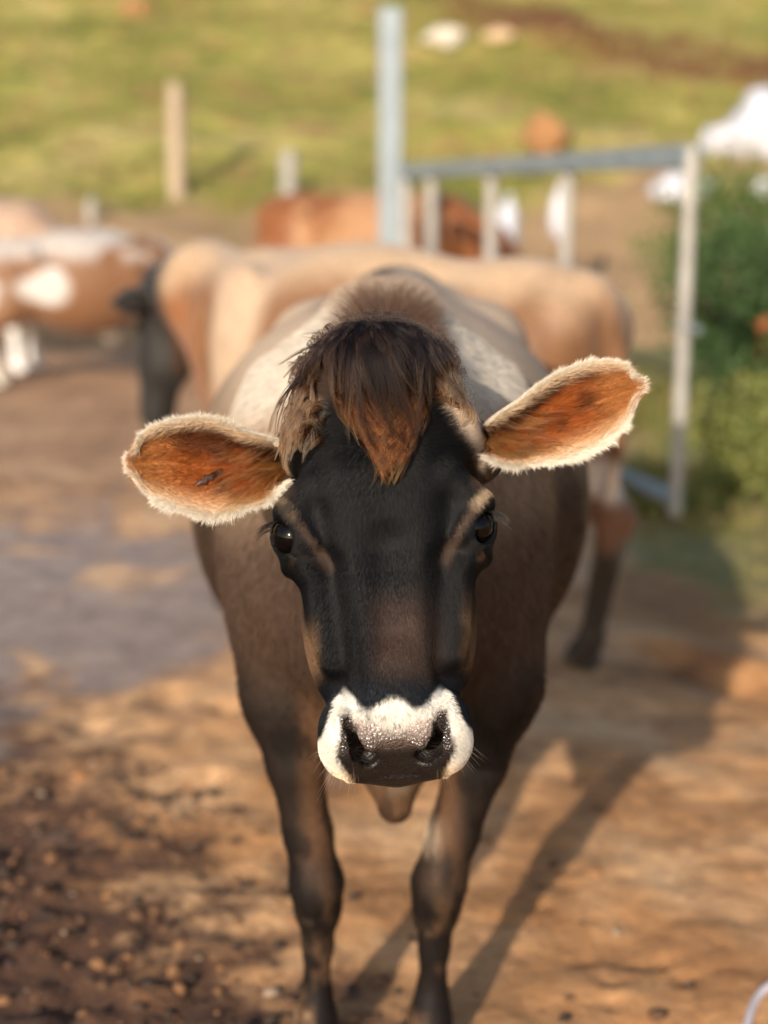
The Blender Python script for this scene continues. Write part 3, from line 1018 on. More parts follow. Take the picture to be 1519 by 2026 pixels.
# ginger cow beyond the gate post
pt = PY(690, 385, 10.6)
make_cow('ginger cow standing beyond the tall gate post', (pt[0] + 0.18, 10.7, 0), R(-28), 1.12, coat_ginger,
         (1.0, 0, .7), (1.15, 0, .3), (.8, 0, .85), 1.0, False)

# ================================================================== THE COW (subject)
ROLL, TILT = R(2.9), R(9)
r_ = C_R * math.cos(ROLL) + C_U * math.sin(ROLL)
a0 = C_R * math.sin(ROLL) - C_U * math.cos(ROLL)
A_ = a0 * math.cos(TILT) - C_F * math.sin(TILT)
N3 = np.cross(A_, r_)
N3 = N3 if N3 @ C_F < 0 else -N3
HM = np.stack([r_, A_, N3])                 # rows: local axes in world
HO = P(761, 1046, 1.515)


def to_local(p): return (p - HO) @ HM.T
def to_world(q): return np.asarray(q) @ HM + HO


XF = (HM, HO)
S = Shape()
H = lambda prim, k=0.02, sub=False: S.add(prim, k, sub, XF)
Bw = lambda prim, k=0.05, sub=False: S.add(prim, k, sub)
# --- body
Bw(ell((0, 2.07, .84), (.215, .27, .31)))
Bw(ell((.010, 2.56, .77), (.360, .56, .36)), .12)
Bw(ell((0.03, 3.02, .86), (.24, .34, .27)), .10)
for s in (-1, 1):
    Bw(ell((.03 + s * .19, 2.95, .99), (.07, .10, .08)), .10)
    Bw(ell((s * .160, 2.06, .80), (.065, .15, .25)), .08)
    Bw(cap((.03 + s * .17, 3.05, .62), (.03 + s * .16, 3.22, .45), .10, .055), .06)
    Bw(cap((.03 + s * .16, 3.22, .46), (.03 + s * .16, 3.15, .10), .045, .036), .03)
Bw(cap((0, 1.98, 1.045), (0, 2.25, 1.06), .05, .05), .09)
Bw(cap((0, 2.2, 1.05), (0.03, 3.1, 1.08), .05, .05), .10)
Bw(ell((0.02, 2.85, .50), (.13, .16, .11)), .05)
# neck, dewlap, brisket
Bw(cap((0.0, 1.66, .97), (0, 2.02, .90), .115, .20, .85), .08)
Bw(cap((0.0, 1.62, 1.05), (0, 2.02, 1.055), .060, .05), .08)
Bw(cap((0.0, 1.68, .84), (0, 1.98, .70), .085, .15), .08)
Bw(cap((.005, 1.93, .66), (.016, 1.89, .450), .115, .027, .95), .05)
Bw(ell((.012, 1.95, .58), (.080, .10, .10)), .05)
for kx, kz in ((-.100, .300), (.082, .300)):
    Bw(ell((kx, 1.915, kz), (.030, .020, .040)), .014)
# forelegs (left in the picture, then right)
for pts in ([(-.135, 2.02, .74, .085), (-.137, 1.97, .58, .062), (-.130, 1.95, .49, .043), (-.113, 1.95, .38, .036), (-.100, 1.945, .30, .040), (-.099, 1.95, .255, .034), (-.100, 1.955, .19, .0215), (-.103, 1.96, .11, .0220), (-.104, 1.95, .075, .032), (-.106, 1.93, .04, .036)],
            [(.150, 2.02, .74, .088), (.160, 1.97, .60, .064), (.135, 1.95, .49, .046), (.103, 1.95, .38, .038), (.082, 1.945, .30, .041), (.078, 1.95, .255, .035), (.076, 1.955, .19, .0225), (.073, 1.96, .11, .0230), (.070, 1.95, .075, .033), (.068, 1.93, .04, .037)]):
    for p0, p1 in zip(pts[:-1], pts[1:]):
        Bw(cap(p0[:3], p1[:3], p0[3] * .94, p1[3] * .94), .018 if p0[2] < .5 else .05)
# --- head (x: across, y: down the face, z: out of the face)
H(loft([-.195, -.16, -.11, -.05, 0, .04, .08, .12, .16, .20, .235, .261],
       [.045, .072, .085, .090, .093, .095, .088, .080, .0745, .070, .064, .050],
       [-.055, -.040, -.028, -.024, -.028, -.036, -.044, -.048, -.044, -.030, -.032, -.055],
       [-.13, -.17, -.21, -.23, -.235, -.225, -.20, -.17, -.15, -.135, -.125, -.11], 2.5), .03)
H(loft([-.20, -.17, -.13, -.08, -.04, 0, .04, .08, .12, .155, .185, .205, .222, .235, .249, .260],
       [.030, .052, .068, .077, .079, .074, .062, .055, .0495, .046, .047, .049, .049, .048, .046, .043],
       [-.040, -.012, .000, .003, .001, -.004, -.008, -.008, -.005, .000, .004, .004, -.001, -.016, -.036, -.055],
       [-.12] * 16, 3.2), .022)
H(ell((0, -.178, -.045), (.060, .038, .055)), .03)
H(cap((0, -.17, -.10), (0, -.12, -.20), .08, .09), .06)
for s in (-1, 1):
    H(cap((s * .065, -.105, -.095), (s * (.108 if s > 0 else .100), -.098, -.118), .042, .034), .03)     # ear root
    H(cap((s * .050, -.150, -.045), (s * .072, -.110, -.050), .026, .03), .03)      # horn base of polled skull
    H(ell((s * .095, -.004, -.046), (.027, .041, .032)), .022)                        # orbit
    H(cap((s * .072, -.060, -.026), (s * .103, -.030, -.030), .016, .014), .018)    # brow
    H(cap((s * .103, -.028, -.029), (s * .080, .010, -.021), .010, .0075), .010)       # upper lid roll
    H(cap((s * .076, .036, -.034), (s * .104, .030, -.054), .010, .010), .014)      # lower rim
    H(cap((s * .080, .045, -.045), (s * .066, .135, -.044), .013, .010), .02)       # facial crest
    H(ell((s * .056, .214, -.040), (.0250, .040, .042)), .016)
    H(ell((s * .054, .231, -.044), (.0235, .022, .034)), .012)                       # upper lip side
    H(ell((s * .040, .245, -.058), (.026, .014, .03)), .016)
    H(ell((s * .066, .085, -.10), (.028, .075, .06)), .03)                          # cheek muscle
    H(cap((s * .0545, .197, -.005), (s * .0565, .236, -.026), .0075, .010), .008)    # wing of nostril
    H(cap((s * .034, .199, -.001), (s * .026, .226, -.008), .007, .008), .010)      # inner rim
    H(cap((s * .067, .035, -.006), (s * .061, .140, -.012), .016, .014), .016, True)  # hollow below the eye
    H(cap((s * .0475, .201, .002), (s * .045, .222, -.014), .0052, .0075), .005, True)
    H(cap((s * .045, .220, -.012), (s * .031, .236, -.028), .0092, .0118), .006, True)
    H(cap((s * .041, .228, -.018), (s * .036, .215, -.070), .0135, .010), .005, True)
H(ell((0, .200, -.105), (.048, .055, .028)), .02)
H(cap((0, .02, .010), (0, .10, .006), .018, .012), .03, True)                         # slight dish
# eyelid shells and openings
EYE_C = {}
for s in (-1, 1):
    ec = np.array([s * .0985 - .002, -.004, -.0470]); EYE_C[s] = ec
    H(ell(ec, (.0262, .0262, .0262)), .006)
    ax = np.array([s * .64, .04, .77]); ax /= np.linalg.norm(ax)
    lg = np.array([-s * .42, .88, .42]); lg -= ax * (lg @ ax); lg /= np.linalg.norm(lg)
    sh = np.cross(ax, lg)
    M = np.stack([ax, lg, sh])
    H(ell(ec + ax * .022 + lg * .001, (.024, .0225, .0180), M), .003, True)
    H(cap(ec + ax * .019 + lg * .018, ec + ax * .016 + lg * .029, .004, .002), .003, True)  # tear duct

xs = spaced([(-.46, -.185, .018), (-.185, .185, .0034), (.185, .48, .018)])
ys = spaced([(1.33, 1.66, .0036), (1.66, 2.2, .012), (2.2, 3.55, .028)])
zs = spaced([(-.02, .62, .014), (.62, 1.20, .0036), (1.20, 1.26, .02)])
F = S.grid(xs, ys, zs)
V, Q = nets(F, xs, ys, zs)
V = S.project(V, 2)
V[:, 2] = np.maximum(V[:, 2], 0.001)
del F


# --- coat pattern of the head, used by skin and hair alike
def head_color(q, fur=True):
    u, v, w = q.T
    au = np.abs(u)
    n = noise3(q, 38, 3, 2); n2 = noise3(q, 12, 8, 2)
    dark = np.array([.0030, .0031, .0038])
    c = np.tile(dark, (len(q), 1))
    mixin = lambda c, col, t: c + (np.array(col) - c) * np.clip(t, 0, 1)[:, None]
    # brown tinge down the nose and on the cheeks
    c = mixin(c, (.060, .036, .026), sstep(.045, .11, v + (n2 - .5) * .08) * sstep(.175, .13, v + (n2 - .5) * .04) * sstep(.052, .012, np.abs(u - .012) + (n2 - .5) * .05) * .5)
    c = mixin(c, (.16, .095, .055), sstep(.060, .115, v + (n2 - .5) * .05) * sstep(.165, .13, v) * sstep(.070, .086, au + (n - .5) * .012) * .7)
    c = mixin(c, (.09, .052, .032), sstep(-.055, -.085, w) * sstep(.15, .10, v) * sstep(.02, .06, v) * .5)
    c = mixin(c, (.005, .007, .011), sstep(.15, .175, v) * .8)
    # neck side / throat of the head
    c = mixin(c, (.20, .13, .085), sstep(-.085, -.13, w) * sstep(.06, .0, v) * .8)
    # cream temples and crown
    edge = .047 + (v + .15) * .78
    cream = sstep(-.006, .010, au - edge + (n - .5) * .012) * sstep(-.055, -.078, v + (au - .10) * .3)
    c = mixin(c, (.50, .40, .31), cream)
    c = mixin(c, (.030, .017, .012), sstep(-.130, -.150, v) * sstep(.10, .080, au))
    c = mixin(c, (.30, .17, .08), cream * sstep(.50, .62, n2) * (u < 0) * .8)
    c = mixin(c, (.035, .022, .015), sstep(.101, .109, au - .006 * (u > 0) + (n - .5) * .01) * sstep(-.03, -.05, v))  # shade between ear root and face painted as a dark strip
    c = mixin(c, (.05, .03, .02), sstep(-.068, -.055, v) * sstep(-.035, -.05, v) * sstep(.09, .10, au) * .6)
    # tan streaks round the eye
    def streak(c, a, b, wd, col, amt=1.0):
        a = np.array(a); b = np.array(b); d = b - a
        t = np.clip(((au - a[0]) * d[0] + (v - a[1]) * d[1]) / (d @ d), 0, 1)
        dist = np.hypot(au - a[0] - t * d[0], v - a[1] - t * d[1])
        return mixin(c, col, sstep(wd, wd * .45, dist + (n - .5) * .003) * amt)
    c = streak(c, (.112, -.040), (.098, -.022), .0085, (.22, .16, .105), .9 * sstep(.35, .65, n2 + (n - .5) * .5))
    c = streak(c, (.098, -.022), (.073, .014), .0062, (.060, .038, .026), .75 * sstep(.30, .65, n2 + (n - .5) * .6))
    c = streak(c, (.070, .020), (.062, .036), .0085, (.075, .045, .03), .7 * sstep(.3, .7, n2 + (n - .5) * .6))
    c = streak(c, (.086, .034), (.102, .030), .0060, (.10, .055, .03), .7 * sstep(.3, .6, n))
    c = streak(c, (.082, .020), (.100, .020), .0075, (.010, .009, .009), 1)
    # white ring of the muzzle
    top = .180 - .012 * np.exp(-((au - .050) / .012) ** 2) + .010 * np.exp(-((au - .026) / .014) ** 2) + sstep(.054, .080, au) * .036
    ring = sstep(-.004, .004, v - top + (n - .5) * .010)
    c = mixin(c, (.60, .57, .51), ring)
    # bare nose
    pad_t = .2005 + .012 * sstep(.030, .0, au) - .001
    nose = sstep(-.008, .009, v - pad_t + (n - .5) * .008)
    lat = .0565 + .004 * sstep(.20, .235, v)
    lat = np.where(v > .238, .0600 - (v - .238) * .45, lat)
    low = sstep(.0025, -.0025, au - lat + (n - .5) * .004)
    nose = nose * low
    wing = sstep(.0095, .006, np.abs(au - .0515)) * sstep(.190, .196, v) * low
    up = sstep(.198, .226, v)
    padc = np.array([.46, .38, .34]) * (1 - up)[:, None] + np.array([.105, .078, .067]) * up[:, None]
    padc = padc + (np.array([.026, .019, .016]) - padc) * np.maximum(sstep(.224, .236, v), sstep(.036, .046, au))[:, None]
    spots = sstep(.66, .72, noise3(q, 420, 22)) * sstep(.190, .200, v) * sstep(.222, .205, v) * (au < .042)
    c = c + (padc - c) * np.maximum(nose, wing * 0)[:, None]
    c = mixin(c, (.035, .027, .024), wing)
    c = mixin(c, (.12, .09, .075), spots * .8)
    c = mixin(c, (.011, .008, .007), sstep(.228, .240, v) * low)  # dark lower pad pigment, deepened to put the underside's shade into the colour
    c = mixin(c, (.62, .44, .26), sstep(.243, .262, v) * (1 - low) * .7)
    # chin and underside
    c = mixin(c, (.55, .42, .30), sstep(-.075, -.10, w) * sstep(.17, .2, v))
    c = c * (.75 + .5 * n)[:, None]
    return c


def is_bare(q):
    u, v, w = q.T; au = np.abs(u)
    low = au < np.where(v > .238, .0600 - (v - .238) * .45, .059)
    return ((v > .2010 + .012 * sstep(.030, .0, au)) & low) | ((np.abs(au - .0515) < .008) & (v > .193) & low)


def body_color(p):
    x, y, z = p.T
    n = noise3(p, 5, 40, 3); n1 = noise3(p, 14, 41, 2)
    c = np.tile(np.array([.048, .029, .019]), (len(p), 1))
    mixin = lambda c, col, t: c + (np.array(col) - c) * np.clip(t, 0, 1)[:, None]
    c = mixin(c, (.125, .080, .050), sstep(2.25, 2.5, y) * sstep(.55, .78, z + (n - .5) * .2))       # flank
    c = mixin(c, (.085, .055, .041), sstep(.58, .90, z + (n - .5) * .2) * sstep(2.3, 2.1, y))         # shoulder
    c = mixin(c, (.22, .155, .105), sstep(.80, .93, z + (n - .5) * .12))
    c = mixin(c, (.42, .32, .235), sstep(.93, 1.05, z + (n - .5) * .12))                             # back
    c = mixin(c, (.52, .47, .40), sstep(.98, 1.05, z + (n - .5) * .10) * sstep(2.2, 2.0, y) * sstep(.035, .08, np.abs(x)))
    c = mixin(c, (.085, .044, .027), sstep(2.12, 1.98, y) * sstep(.09, .045, np.abs(x - .01) + (n - .5) * .05) * sstep(.98, 1.02, z) * .95)  # crest
    c = mixin(c, (.04, .03, .028), sstep(2.45, 2.55, y) * sstep(3.1, 3.0, y) * sstep(.10, .04, np.abs(x + .05)) * sstep(1.08, 1.10, z) * .85)
    leg = sstep(.68, .56, z) * (y < 2.25)
    c = mixin(c, (.015, .0105, .0085), leg)
    inner = np.where(x < 0, sstep(-.135, -.10, x + .12 * sstep(.58, .30, z) * 0), sstep(.125, .09, x))
    c = mixin(c, (.13, .068, .036), leg * inner * sstep(.30, .40, z) * .6)
    c = mixin(c, (.60, .48, .36), np.exp(-(((x - .062) / .016) ** 2 + ((z - .385) / .026) ** 2)) * leg * .7)
    n3_ = noise3(p * np.array([1, 1, .55]), 34, 44, 3)
    c = mixin(c, (.12, .066, .036), leg * sstep(.46, .16, z) * sstep(.48, .66, n3_) * .6)
    c = mixin(c, (.006, .005, .005), leg * sstep(.50, .40, n3_) * .6)
    c = mixin(c, (.26, .18, .11), leg * sstep(.30, .12, z) * sstep(.84, .88, noise3(p, 75, 45)) * .6)
    br = (y < 2.0) * sstep(.095, .06, np.abs(x - .01)) * sstep(.70, .60, z) * sstep(.40, .44, z)
    br = br * sstep(.44, .50, z)
    c = mixin(c, (.10, .06, .035), br * .8)
    c = mixin(c, (.15, .11, .075), br * sstep(.020, .010, np.abs(x - .022)) * sstep(.46, .5, z))
    ud = sstep(.55, .45, z) * (y > 2.6) * (np.abs(x) < .13)
    c = mixin(c, (.65, .48, .38), ud)
    return c


def cow_color(p):
    q = to_local(p)
    hw = sstep(-.155, -.115, q[:, 2] + .10 * np.clip(q[:, 1], 0, .2)) * (p[:, 1] < 1.80)
    hw = np.maximum(hw, (q[:, 1] > .10) & (p[:, 1] < 1.62))
    return body_color(p) * (1 - hw)[:, None] + head_color(q) * hw[:, None]


# --- ears: cupped leaves, joined to the body mesh
def ear_grid(side):
    if side < 0:   # left in the picture
        top = [(574, 893), (545, 872), (512, 862), (476, 853), (440, 833), (400, 825), (350, 832), (308, 843), (281, 862), (268, 890)]
        bot = [(576, 948), (550, 972), (530, 996), (497, 1003), (455, 1018), (410, 1024), (362, 1008), (322, 993), (291, 976), (270, 946)]
        dep = [1.600, 1.572, 1.565, 1.562, 1.56, 1.56, 1.56, 1.562, 1.565, 1.568]
        cupd = [.040, .045, .044, .042, .038, .034, .028, .021, .013, .007]
    else:
        top = [(956, 846), (984, 824), (1010, 808), (1040, 786), (1072, 760), (1108, 738), (1150, 722), (1198, 714), (1234, 720), (1252, 742)]
        bot = [(954, 898), (980, 916), (1012, 922), (1052, 920), (1098, 914), (1140, 903), (1178, 886), (1212, 862), (1242, 832), (1256, 790)]
        dep = [1.595, 1.563, 1.556, 1.556, 1.556, 1.558, 1.56, 1.562, 1.565, 1.568]
        cupd = [.040, .045, .044, .042, .038, .034, .028, .021, .013, .007]
    ns, ntt = 46, 31
    k = np.linspace(0, 1, len(top)); s = np.linspace(0, 1, ns)
    def sm(a): 
        a = np.array(a, float)
        r = np.interp(s, k, a)
        for _ in range(6): r[1:-1] = (r[:-2] + 2 * r[1:-1] + r[2:]) / 4
        return r
    T = np.stack([sm([q[0] for q in top]), sm([q[1] for q in top])], 1); Bt = np.stack([sm([q[0] for q in bot]), sm([q[1] for q in bot])], 1)
    D = sm(dep); Cd = sm(cupd)
    t = np.linspace(-1, 1, ntt)
    W = (t + 1) / 2
    px = T[:, None, 0] * (1 - W) + Bt[:, None, 0] * W
    py = T[:, None, 1] * (1 - W) + Bt[:, None, 1] * W
    # round the tip
    tipb = np.clip((s - .80) / .2, 0, 1)[:, None] ** 2
    px = px - side * 0 + (-1 if side < 0 else 1) * tipb * (1 - t[None, :] ** 2) * 14
    d = D[:, None] + Cd[:, None] * (1 - np.abs(t[None, :]) ** 2.4) * 1.0
    # slight folds inside
    d = d + .0045 * np.sin(t[None, :] * 9 + s[:, None] * 3) * (1 - t[None, :] ** 2) * np.sin(s[:, None] * 3.1)
    pts = np.array([P(a, b, c_) for a, b, c_ in zip(px.ravel(), py.ravel(), d.ravel())]).reshape(ns, ntt, 3)
    du = np.gradient(pts, axis=0); dv = np.gradient(pts, axis=1)
    nr = np.cross(du, dv); nr /= np.linalg.norm(nr, axis=2, keepdims=True) + 1e-9
    if (nr[ns // 2, ntt // 2] @ C_F) > 0: nr = -nr           # towards the camera
    return pts, nr, s, t


EARS = {s: ear_grid(s) for s in (-1, 1)}


def ear_in_color(s, t, q, side):
    """s along, t across; warm tan inside, pale at the lower edge"""
    n = noise3(q, 45, 5, 2)
    e = 1 - np.abs(t)
    c = np.tile(np.array([.27, .074, .018]), (len(s), 1))
    mixin = lambda c, col, w: c + (np.array(col) - c) * np.clip(w, 0, 1)[:, None]
    c = mixin(c, (.085, .026, .010), sstep(.42, .68, n + .30 * sstep(-.1, -.7, t) - .1))  # dark streaks, plus the upper rim's shade put into the top half
    c = mixin(c, (.42, .18, .06), sstep(.6, .8, s) * .7)
    c = mixin(c, (.58, .33, .16), sstep(.30, .80, t) * sstep(.28, .5, s) * .8)
    c = mixin(c, (.66, .50, .34), sstep(.34, .05, e + (n - .5) * .12) * .85)
    c = mixin(c, (.78, .62, .45), sstep(.93, .99, s) * .8)
    c = mixin(c, (.10, .04, .02), sstep(.10, .0, s) * .7)
    return c


EV, EQ, EC = [], [], []
offs = len(V)
for side, (pts, nr, s, t) in EARS.items():
    ns, ntt = pts.shape[:2]
    th = .0028
    front = pts + nr * th * .5; back = pts - nr * (th + .002)
    Vq = np.concatenate([front.reshape(-1, 3), back.reshape(-1, 3)])
    I, J = np.meshgrid(np.arange(ns - 1), np.arange(ntt - 1), indexing='ij')
    f1 = np.stack([I * ntt + J, (I + 1) * ntt + J, (I + 1) * ntt + J + 1, I * ntt + J + 1], -1).reshape(-1, 4)
    f2 = f1[:, ::-1] + ns * ntt
    ed = [i * ntt for i in range(ns)] + [(ns - 1) * ntt + j for j in range(1, ntt)] + [i * ntt + ntt - 1 for i in range(ns - 2, -1, -1)] + [j for j in range(ntt - 2, 0, -1)]
    f3 = np.array([[ed[i], ed[i] + ns * ntt, ed[(i + 1) % len(ed)] + ns * ntt, ed[(i + 1) % len(ed)]] for i in range(len(ed))])
    fc = np.cross(Vq[f1[0, 1]] - Vq[f1[0, 0]], Vq[f1[0, 2]] - Vq[f1[0, 0]])
    Fc = np.concatenate([f1, f2, f3])
    if fc @ C_F > 0: Fc = Fc[:, ::-1]
    Sg = np.repeat(s, ntt); Tg = np.tile(t, ns)
    ci = ear_in_color(Sg, Tg, pts.reshape(-1, 3), side)
    cb = np.tile(np.array([.40, .33, .27]), (ns * ntt, 1))
    EV.append(Vq); EQ.append(Fc + offs); offs += len(Vq); EC.append(np.concatenate([ci, cb]))

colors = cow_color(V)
Vall = np.concatenate([V] + EV); Qall = np.concatenate([Q] + EQ); Call = np.concatenate([colors] + EC)

# material of the main cow: coat, with a moister, pebbled bare nose
m = coat_mat('dark_coat')
nt = m.node_tree; N, L = nt.nodes, nt.links
B = N['Principled BSDF']
B.inputs['Specular IOR Level'].default_value = 0.14
B.inputs['Sheen Weight'].default_value = 0.0
na = N.new('ShaderNodeAttribute'); na.attribute_name = 'bare'
vor = N.new('ShaderNodeTexVoronoi'); vor.inputs['Scale'].default_value = 300
tcn = [x for x in N if x.type == 'TEX_COORD'][0]
L.new(tcn.outputs['Object'], vor.inputs['Vector'])
rr = N.new('ShaderNodeMapRange'); L.new(na.outputs['Fac'], rr.inputs[0]); rr.inputs[3].default_value = 0.62; rr.inputs[4].default_value = 0.24
L.new(rr.outputs[0], B.inputs['Roughness'])
rs_ = N.new('ShaderNodeMapRange'); L.new(na.outputs['Fac'], rs_.inputs[0]); rs_.inputs[3].default_value = 0.12; rs_.inputs[4].default_value = 0.75
L.new(rs_.outputs[0], B.inputs['Specular IOR Level'])
old = [x for x in N if x.type == 'BUMP'][0]
b2 = N.new('ShaderNodeBump'); b2.inputs['Distance'].default_value = 0.0022; b2.invert = True
L.new(na.outputs['Fac'], b2.inputs['Strength'])
L.new(vor.outputs['Distance'], b2.inputs['Height']); L.new(old.outputs['Normal'], b2.inputs['Normal']); L.new(b2.outputs['Normal'], B.inputs['Normal'])
COWM = m

root = empty('cow', (0, 1.95, 0))
tag(root, 'nearest cow with dark face, white muzzle and orange ears looking at the camera', 'cow')
OFF = np.array([0, 1.95, 0])
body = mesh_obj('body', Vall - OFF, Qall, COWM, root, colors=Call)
ba = body.data.attributes.new('bare', 'FLOAT', 'POINT')
ql = to_local(Vall)
bare_v = (1 - .6 * sstep(.228, .238, ql[:, 1])) * (is_bare(ql) & (ql[:, 1] < .30) & (Vall[:, 1] < 1.6)).astype(np.float32)
ba.data.foreach_set('value', bare_v)

# hooves
for hx, hy in ((-.106, 1.92), (.068, 1.92), (.19, 3.13), (-.13, 3.13)):
    bv, bf = blob_mesh((0.046, 0.062, 0.038), 1, 2)
    h_ = mesh_obj('hoof', bv, bf, HOOFM, root); h_.location = (hx, hy - 1.95, 0.028)

# eyes
for s in (-1, 1):
    bm = bmesh.new(); bmesh.ops.create_uvsphere(bm, u_segments=40, v_segments=24, radius=0.0232)
    v = np.array([q.co[:] for q in bm.verts]); f = [[q.index for q in g.verts] for g in bm.faces]; bm.free()
    e = mesh_obj('eye', v, f, EYEM, root)
    e.location = to_world(EYE_C[s]) - OFF

# --- hair
HAIR, nt_, N_, L_, B_ = new_mat('fur')
at_ = N_.new('ShaderNodeAttribute'); at_.attribute_name = 'hair_color'
L_.new(at_.outputs['Color'], B_.inputs['Base Color'])
B_.inputs['Roughness'].default_value = 0.36
B_.inputs['Specular IOR Level'].default_value = 0.11
HAIR2 = hair_mat('long_hair', 0.36, 1.22)
g = rng


def sample_faces(V, Q, mask, n):
    Qm = Q[mask]
    a, b, c, d = (V[Qm[:, i]] for i in range(4))
    ar = np.linalg.norm(np.cross(c - a, d - b), axis=1)
    k = g.choice(len(Qm), n, p=ar / ar.sum())
    u, v = g.random((n, 1)), g.random((n, 1))
    return (a[k] * (1 - u) + b[k] * u) * (1 - v) + (d[k] * (1 - u) + c[k] * u) * v


fc = V[Q].mean(1)
fl_ = to_local(fc)
fm = (fc[:, 1] < 1.72) & (fl_[:, 1] > -.25) & (fl_[:, 2] > -.17)
NF = 190000
rp_ = sample_faces(V, Q, fm, NF)
rn = S.normal(rp_)
rq = to_local(rp_)
# drop hairs on the bare nose and over the eyes, and where the surface faces away
ok = ~is_bare(rq)
for s in (-1, 1):
    ok &= np.linalg.norm(rq - EYE_C[s], axis=1) > .0258
ok &= (rn @ C_F) < .35
ins = S.at(rp_ + rn * .004) > .0015
ok &= ins
rp_, rn, rq = rp_[ok], rn[ok], rq[ok]
u, v, w = rq.T
# flow of the coat: down the face and outwards, up and outwards above the brow
fx = np.sign(u) * (0.25 + 0.5 * sstep(.02, .09, np.abs(u))) * sstep(0, .01, np.abs(u))
fy = np.where(v < -.02, -.25 + .9 * sstep(-.12, -.04, v), 1.0)
fy = np.where(v > .17, .55, fy)
fz = -0.15 * np.ones_like(u)
fd = np.stack([fx, fy, fz], 1) + g.normal(0, .11, (len(u), 3))
fd += (noise3(rq, 22, 55, 1)[:, None] - .5) * np.array([.5, -.2, 0])
fw = fd @ HM
fw -= rn * (fw * rn).sum(1, keepdims=True)
fw /= np.linalg.norm(fw, axis=1, keepdims=True) + 1e-9
ln = .0050 + .0025 * g.random(len(u))
wh = sstep(.175, .20, v); ln = ln * (1 - .15 * wh)
cr = sstep(-.06, -.10, v); ln = ln + .008 * cr
eyed = np.minimum(np.linalg.norm(rq - EYE_C[1], axis=1), np.linalg.norm(rq - EYE_C[-1], axis=1))
ln = ln * (.35 + .65 * sstep(.026, .040, eyed))
ks = np.linspace(0, 1, 4)
lift = .26 + .32 * wh + .25 * cr
pts = rp_[:, None, :] + fw[:, None, :] * (ks[None, :, None] * ln[:, None, None]) + rn[:, None, :] * ((ks * (1.25 - .6 * ks))[None, :, None] * (ln * lift)[:, None, None]) - rn[:, None, :] * .0006
hc_ = cow_color(rp_) * (.75 + .6 * g.random((len(u), 1)))
hc_ = np.clip(hc_ * 1.15 + .001, 0, .93)
hair_obj('coat_fur', pts - OFF, hc_, .00014 + .00006 * g.random(len(u)), HAIR, root)

# neck and shoulder fur, coarser (out of focus)
fm2 = (fc[:, 1] < 2.3) & (~fm) & (fc[:, 2] > .12)
rp2 = sample_faces(V, Q, fm2, 34000); rn2 = S.normal(rp2)
ok = (rn2 @ C_F) < .3
rp2, rn2 = rp2[ok], rn2[ok]
fw2 = np.tile(np.array([0, .5, -1.0]), (len(rp2), 1)) + g.normal(0, .25, (len(rp2), 3))
fw2 -= rn2 * (fw2 * rn2).sum(1, keepdims=True); fw2 /= np.linalg.norm(fw2, axis=1, keepdims=True)
l2 = (.012 + .008 * g.random(len(rp2))) * (.35 + .65 * sstep(.5, .75, rp2[:, 2])); crest = sstep(1.04, 1.10, rp2[:, 2]) * sstep(.09, .04, np.abs(rp2[:, 0])); l2 = l2 + .012 * crest
pts2 = rp2[:, None, :] + fw2[:, None, :] * (ks[None, :, None] * l2[:, None, None]) + rn2[:, None, :] * (ks[None, :, None] * (l2 * (.3 + .8 * crest))[:, None, None])
hair_obj('neck_fur', pts2 - OFF, np.clip(cow_color(rp2) * (.7 + .6 * g.random((len(rp2), 1))), 0, .9), .00045, HAIR, root)


# long combed hair hugging the skull
def comb(roots, dir0, length, k, lift, sway, flow=None, curl=0.0, seed=1):
    n = len(roots)
    p = roots.copy(); d = dir0 / np.linalg.norm(dir0, axis=1, keepdims=True)
    out = [p.copy()]
    st = (length / (k - 1))[:, None]
    for i in range(1, k):
        tt = i / (k - 1)
        tgt = flow(to_local(p)) @ HM if flow is not None else d
        d = d * .62 + tgt * .38 + (noise3(roots, 55, seed + i // 2, 1)[:, None] - .5) * sway
        nrm = S.normal(p)
        d -= nrm * np.minimum((d * nrm).sum(1, keepdims=True), 0) * 1.0
        d /= np.linalg.norm(d, axis=1, keepdims=True) + 1e-9
        p = p + d * st
        f = S.at(p); want = lift * math.sin(math.pi * (0.12 + .70 * tt))
        p = p + nrm * np.clip(want - f, -.004, .02)[:, None] * .8
        out.append(p.copy())
    return np.stack(out, 1)


def surf(q):
    return S.project(to_world(q), 5, clampd=.02)


def clumps(nc, per, ucen, vcen, us, vs, w0, spread):
    """clump centres gaussian/uniform in (u,v), hairs around them"""
    cu = ucen + us * g.uniform(-1, 1, nc); cv = vcen + vs * g.uniform(-1, 1, nc)
    cid = np.repeat(np.arange(nc), per)
    uu = cu[cid] + g.normal(0, spread, nc * per); vv = cv[cid] + g.normal(0, spread, nc * per)
    return cu, cv, cid, surf(np.stack([uu, vv, np.full(len(uu), w0)], 1))


def converge(pts, cid, amt):
    """pull hairs of a clump together towards the tip"""
    k = pts.shape[1]
    nc = cid.max() + 1
    cen = np.zeros((nc, k, 3)); cnt = np.bincount(cid, minlength=nc)[:, None, None]
    np.add.at(cen, cid, pts); cen /= cnt
    a = (np.linspace(0, 1, k) ** 1.1 * amt)[None, :, None]
    return pts * (1 - a) + cen[cid] * a


def two_tone(n, k, base, tip, start=.5, var=.3):
    t = np.linspace(0, 1, k)
    w = sstep(start, 1.0, t)[None, :, None]
    c = np.array(base)[:, None, :] * (1 - w) + np.array(tip)[:, None, :] * w
    return c * (1 - var + 2 * var * g.random((n, 1, 1)))


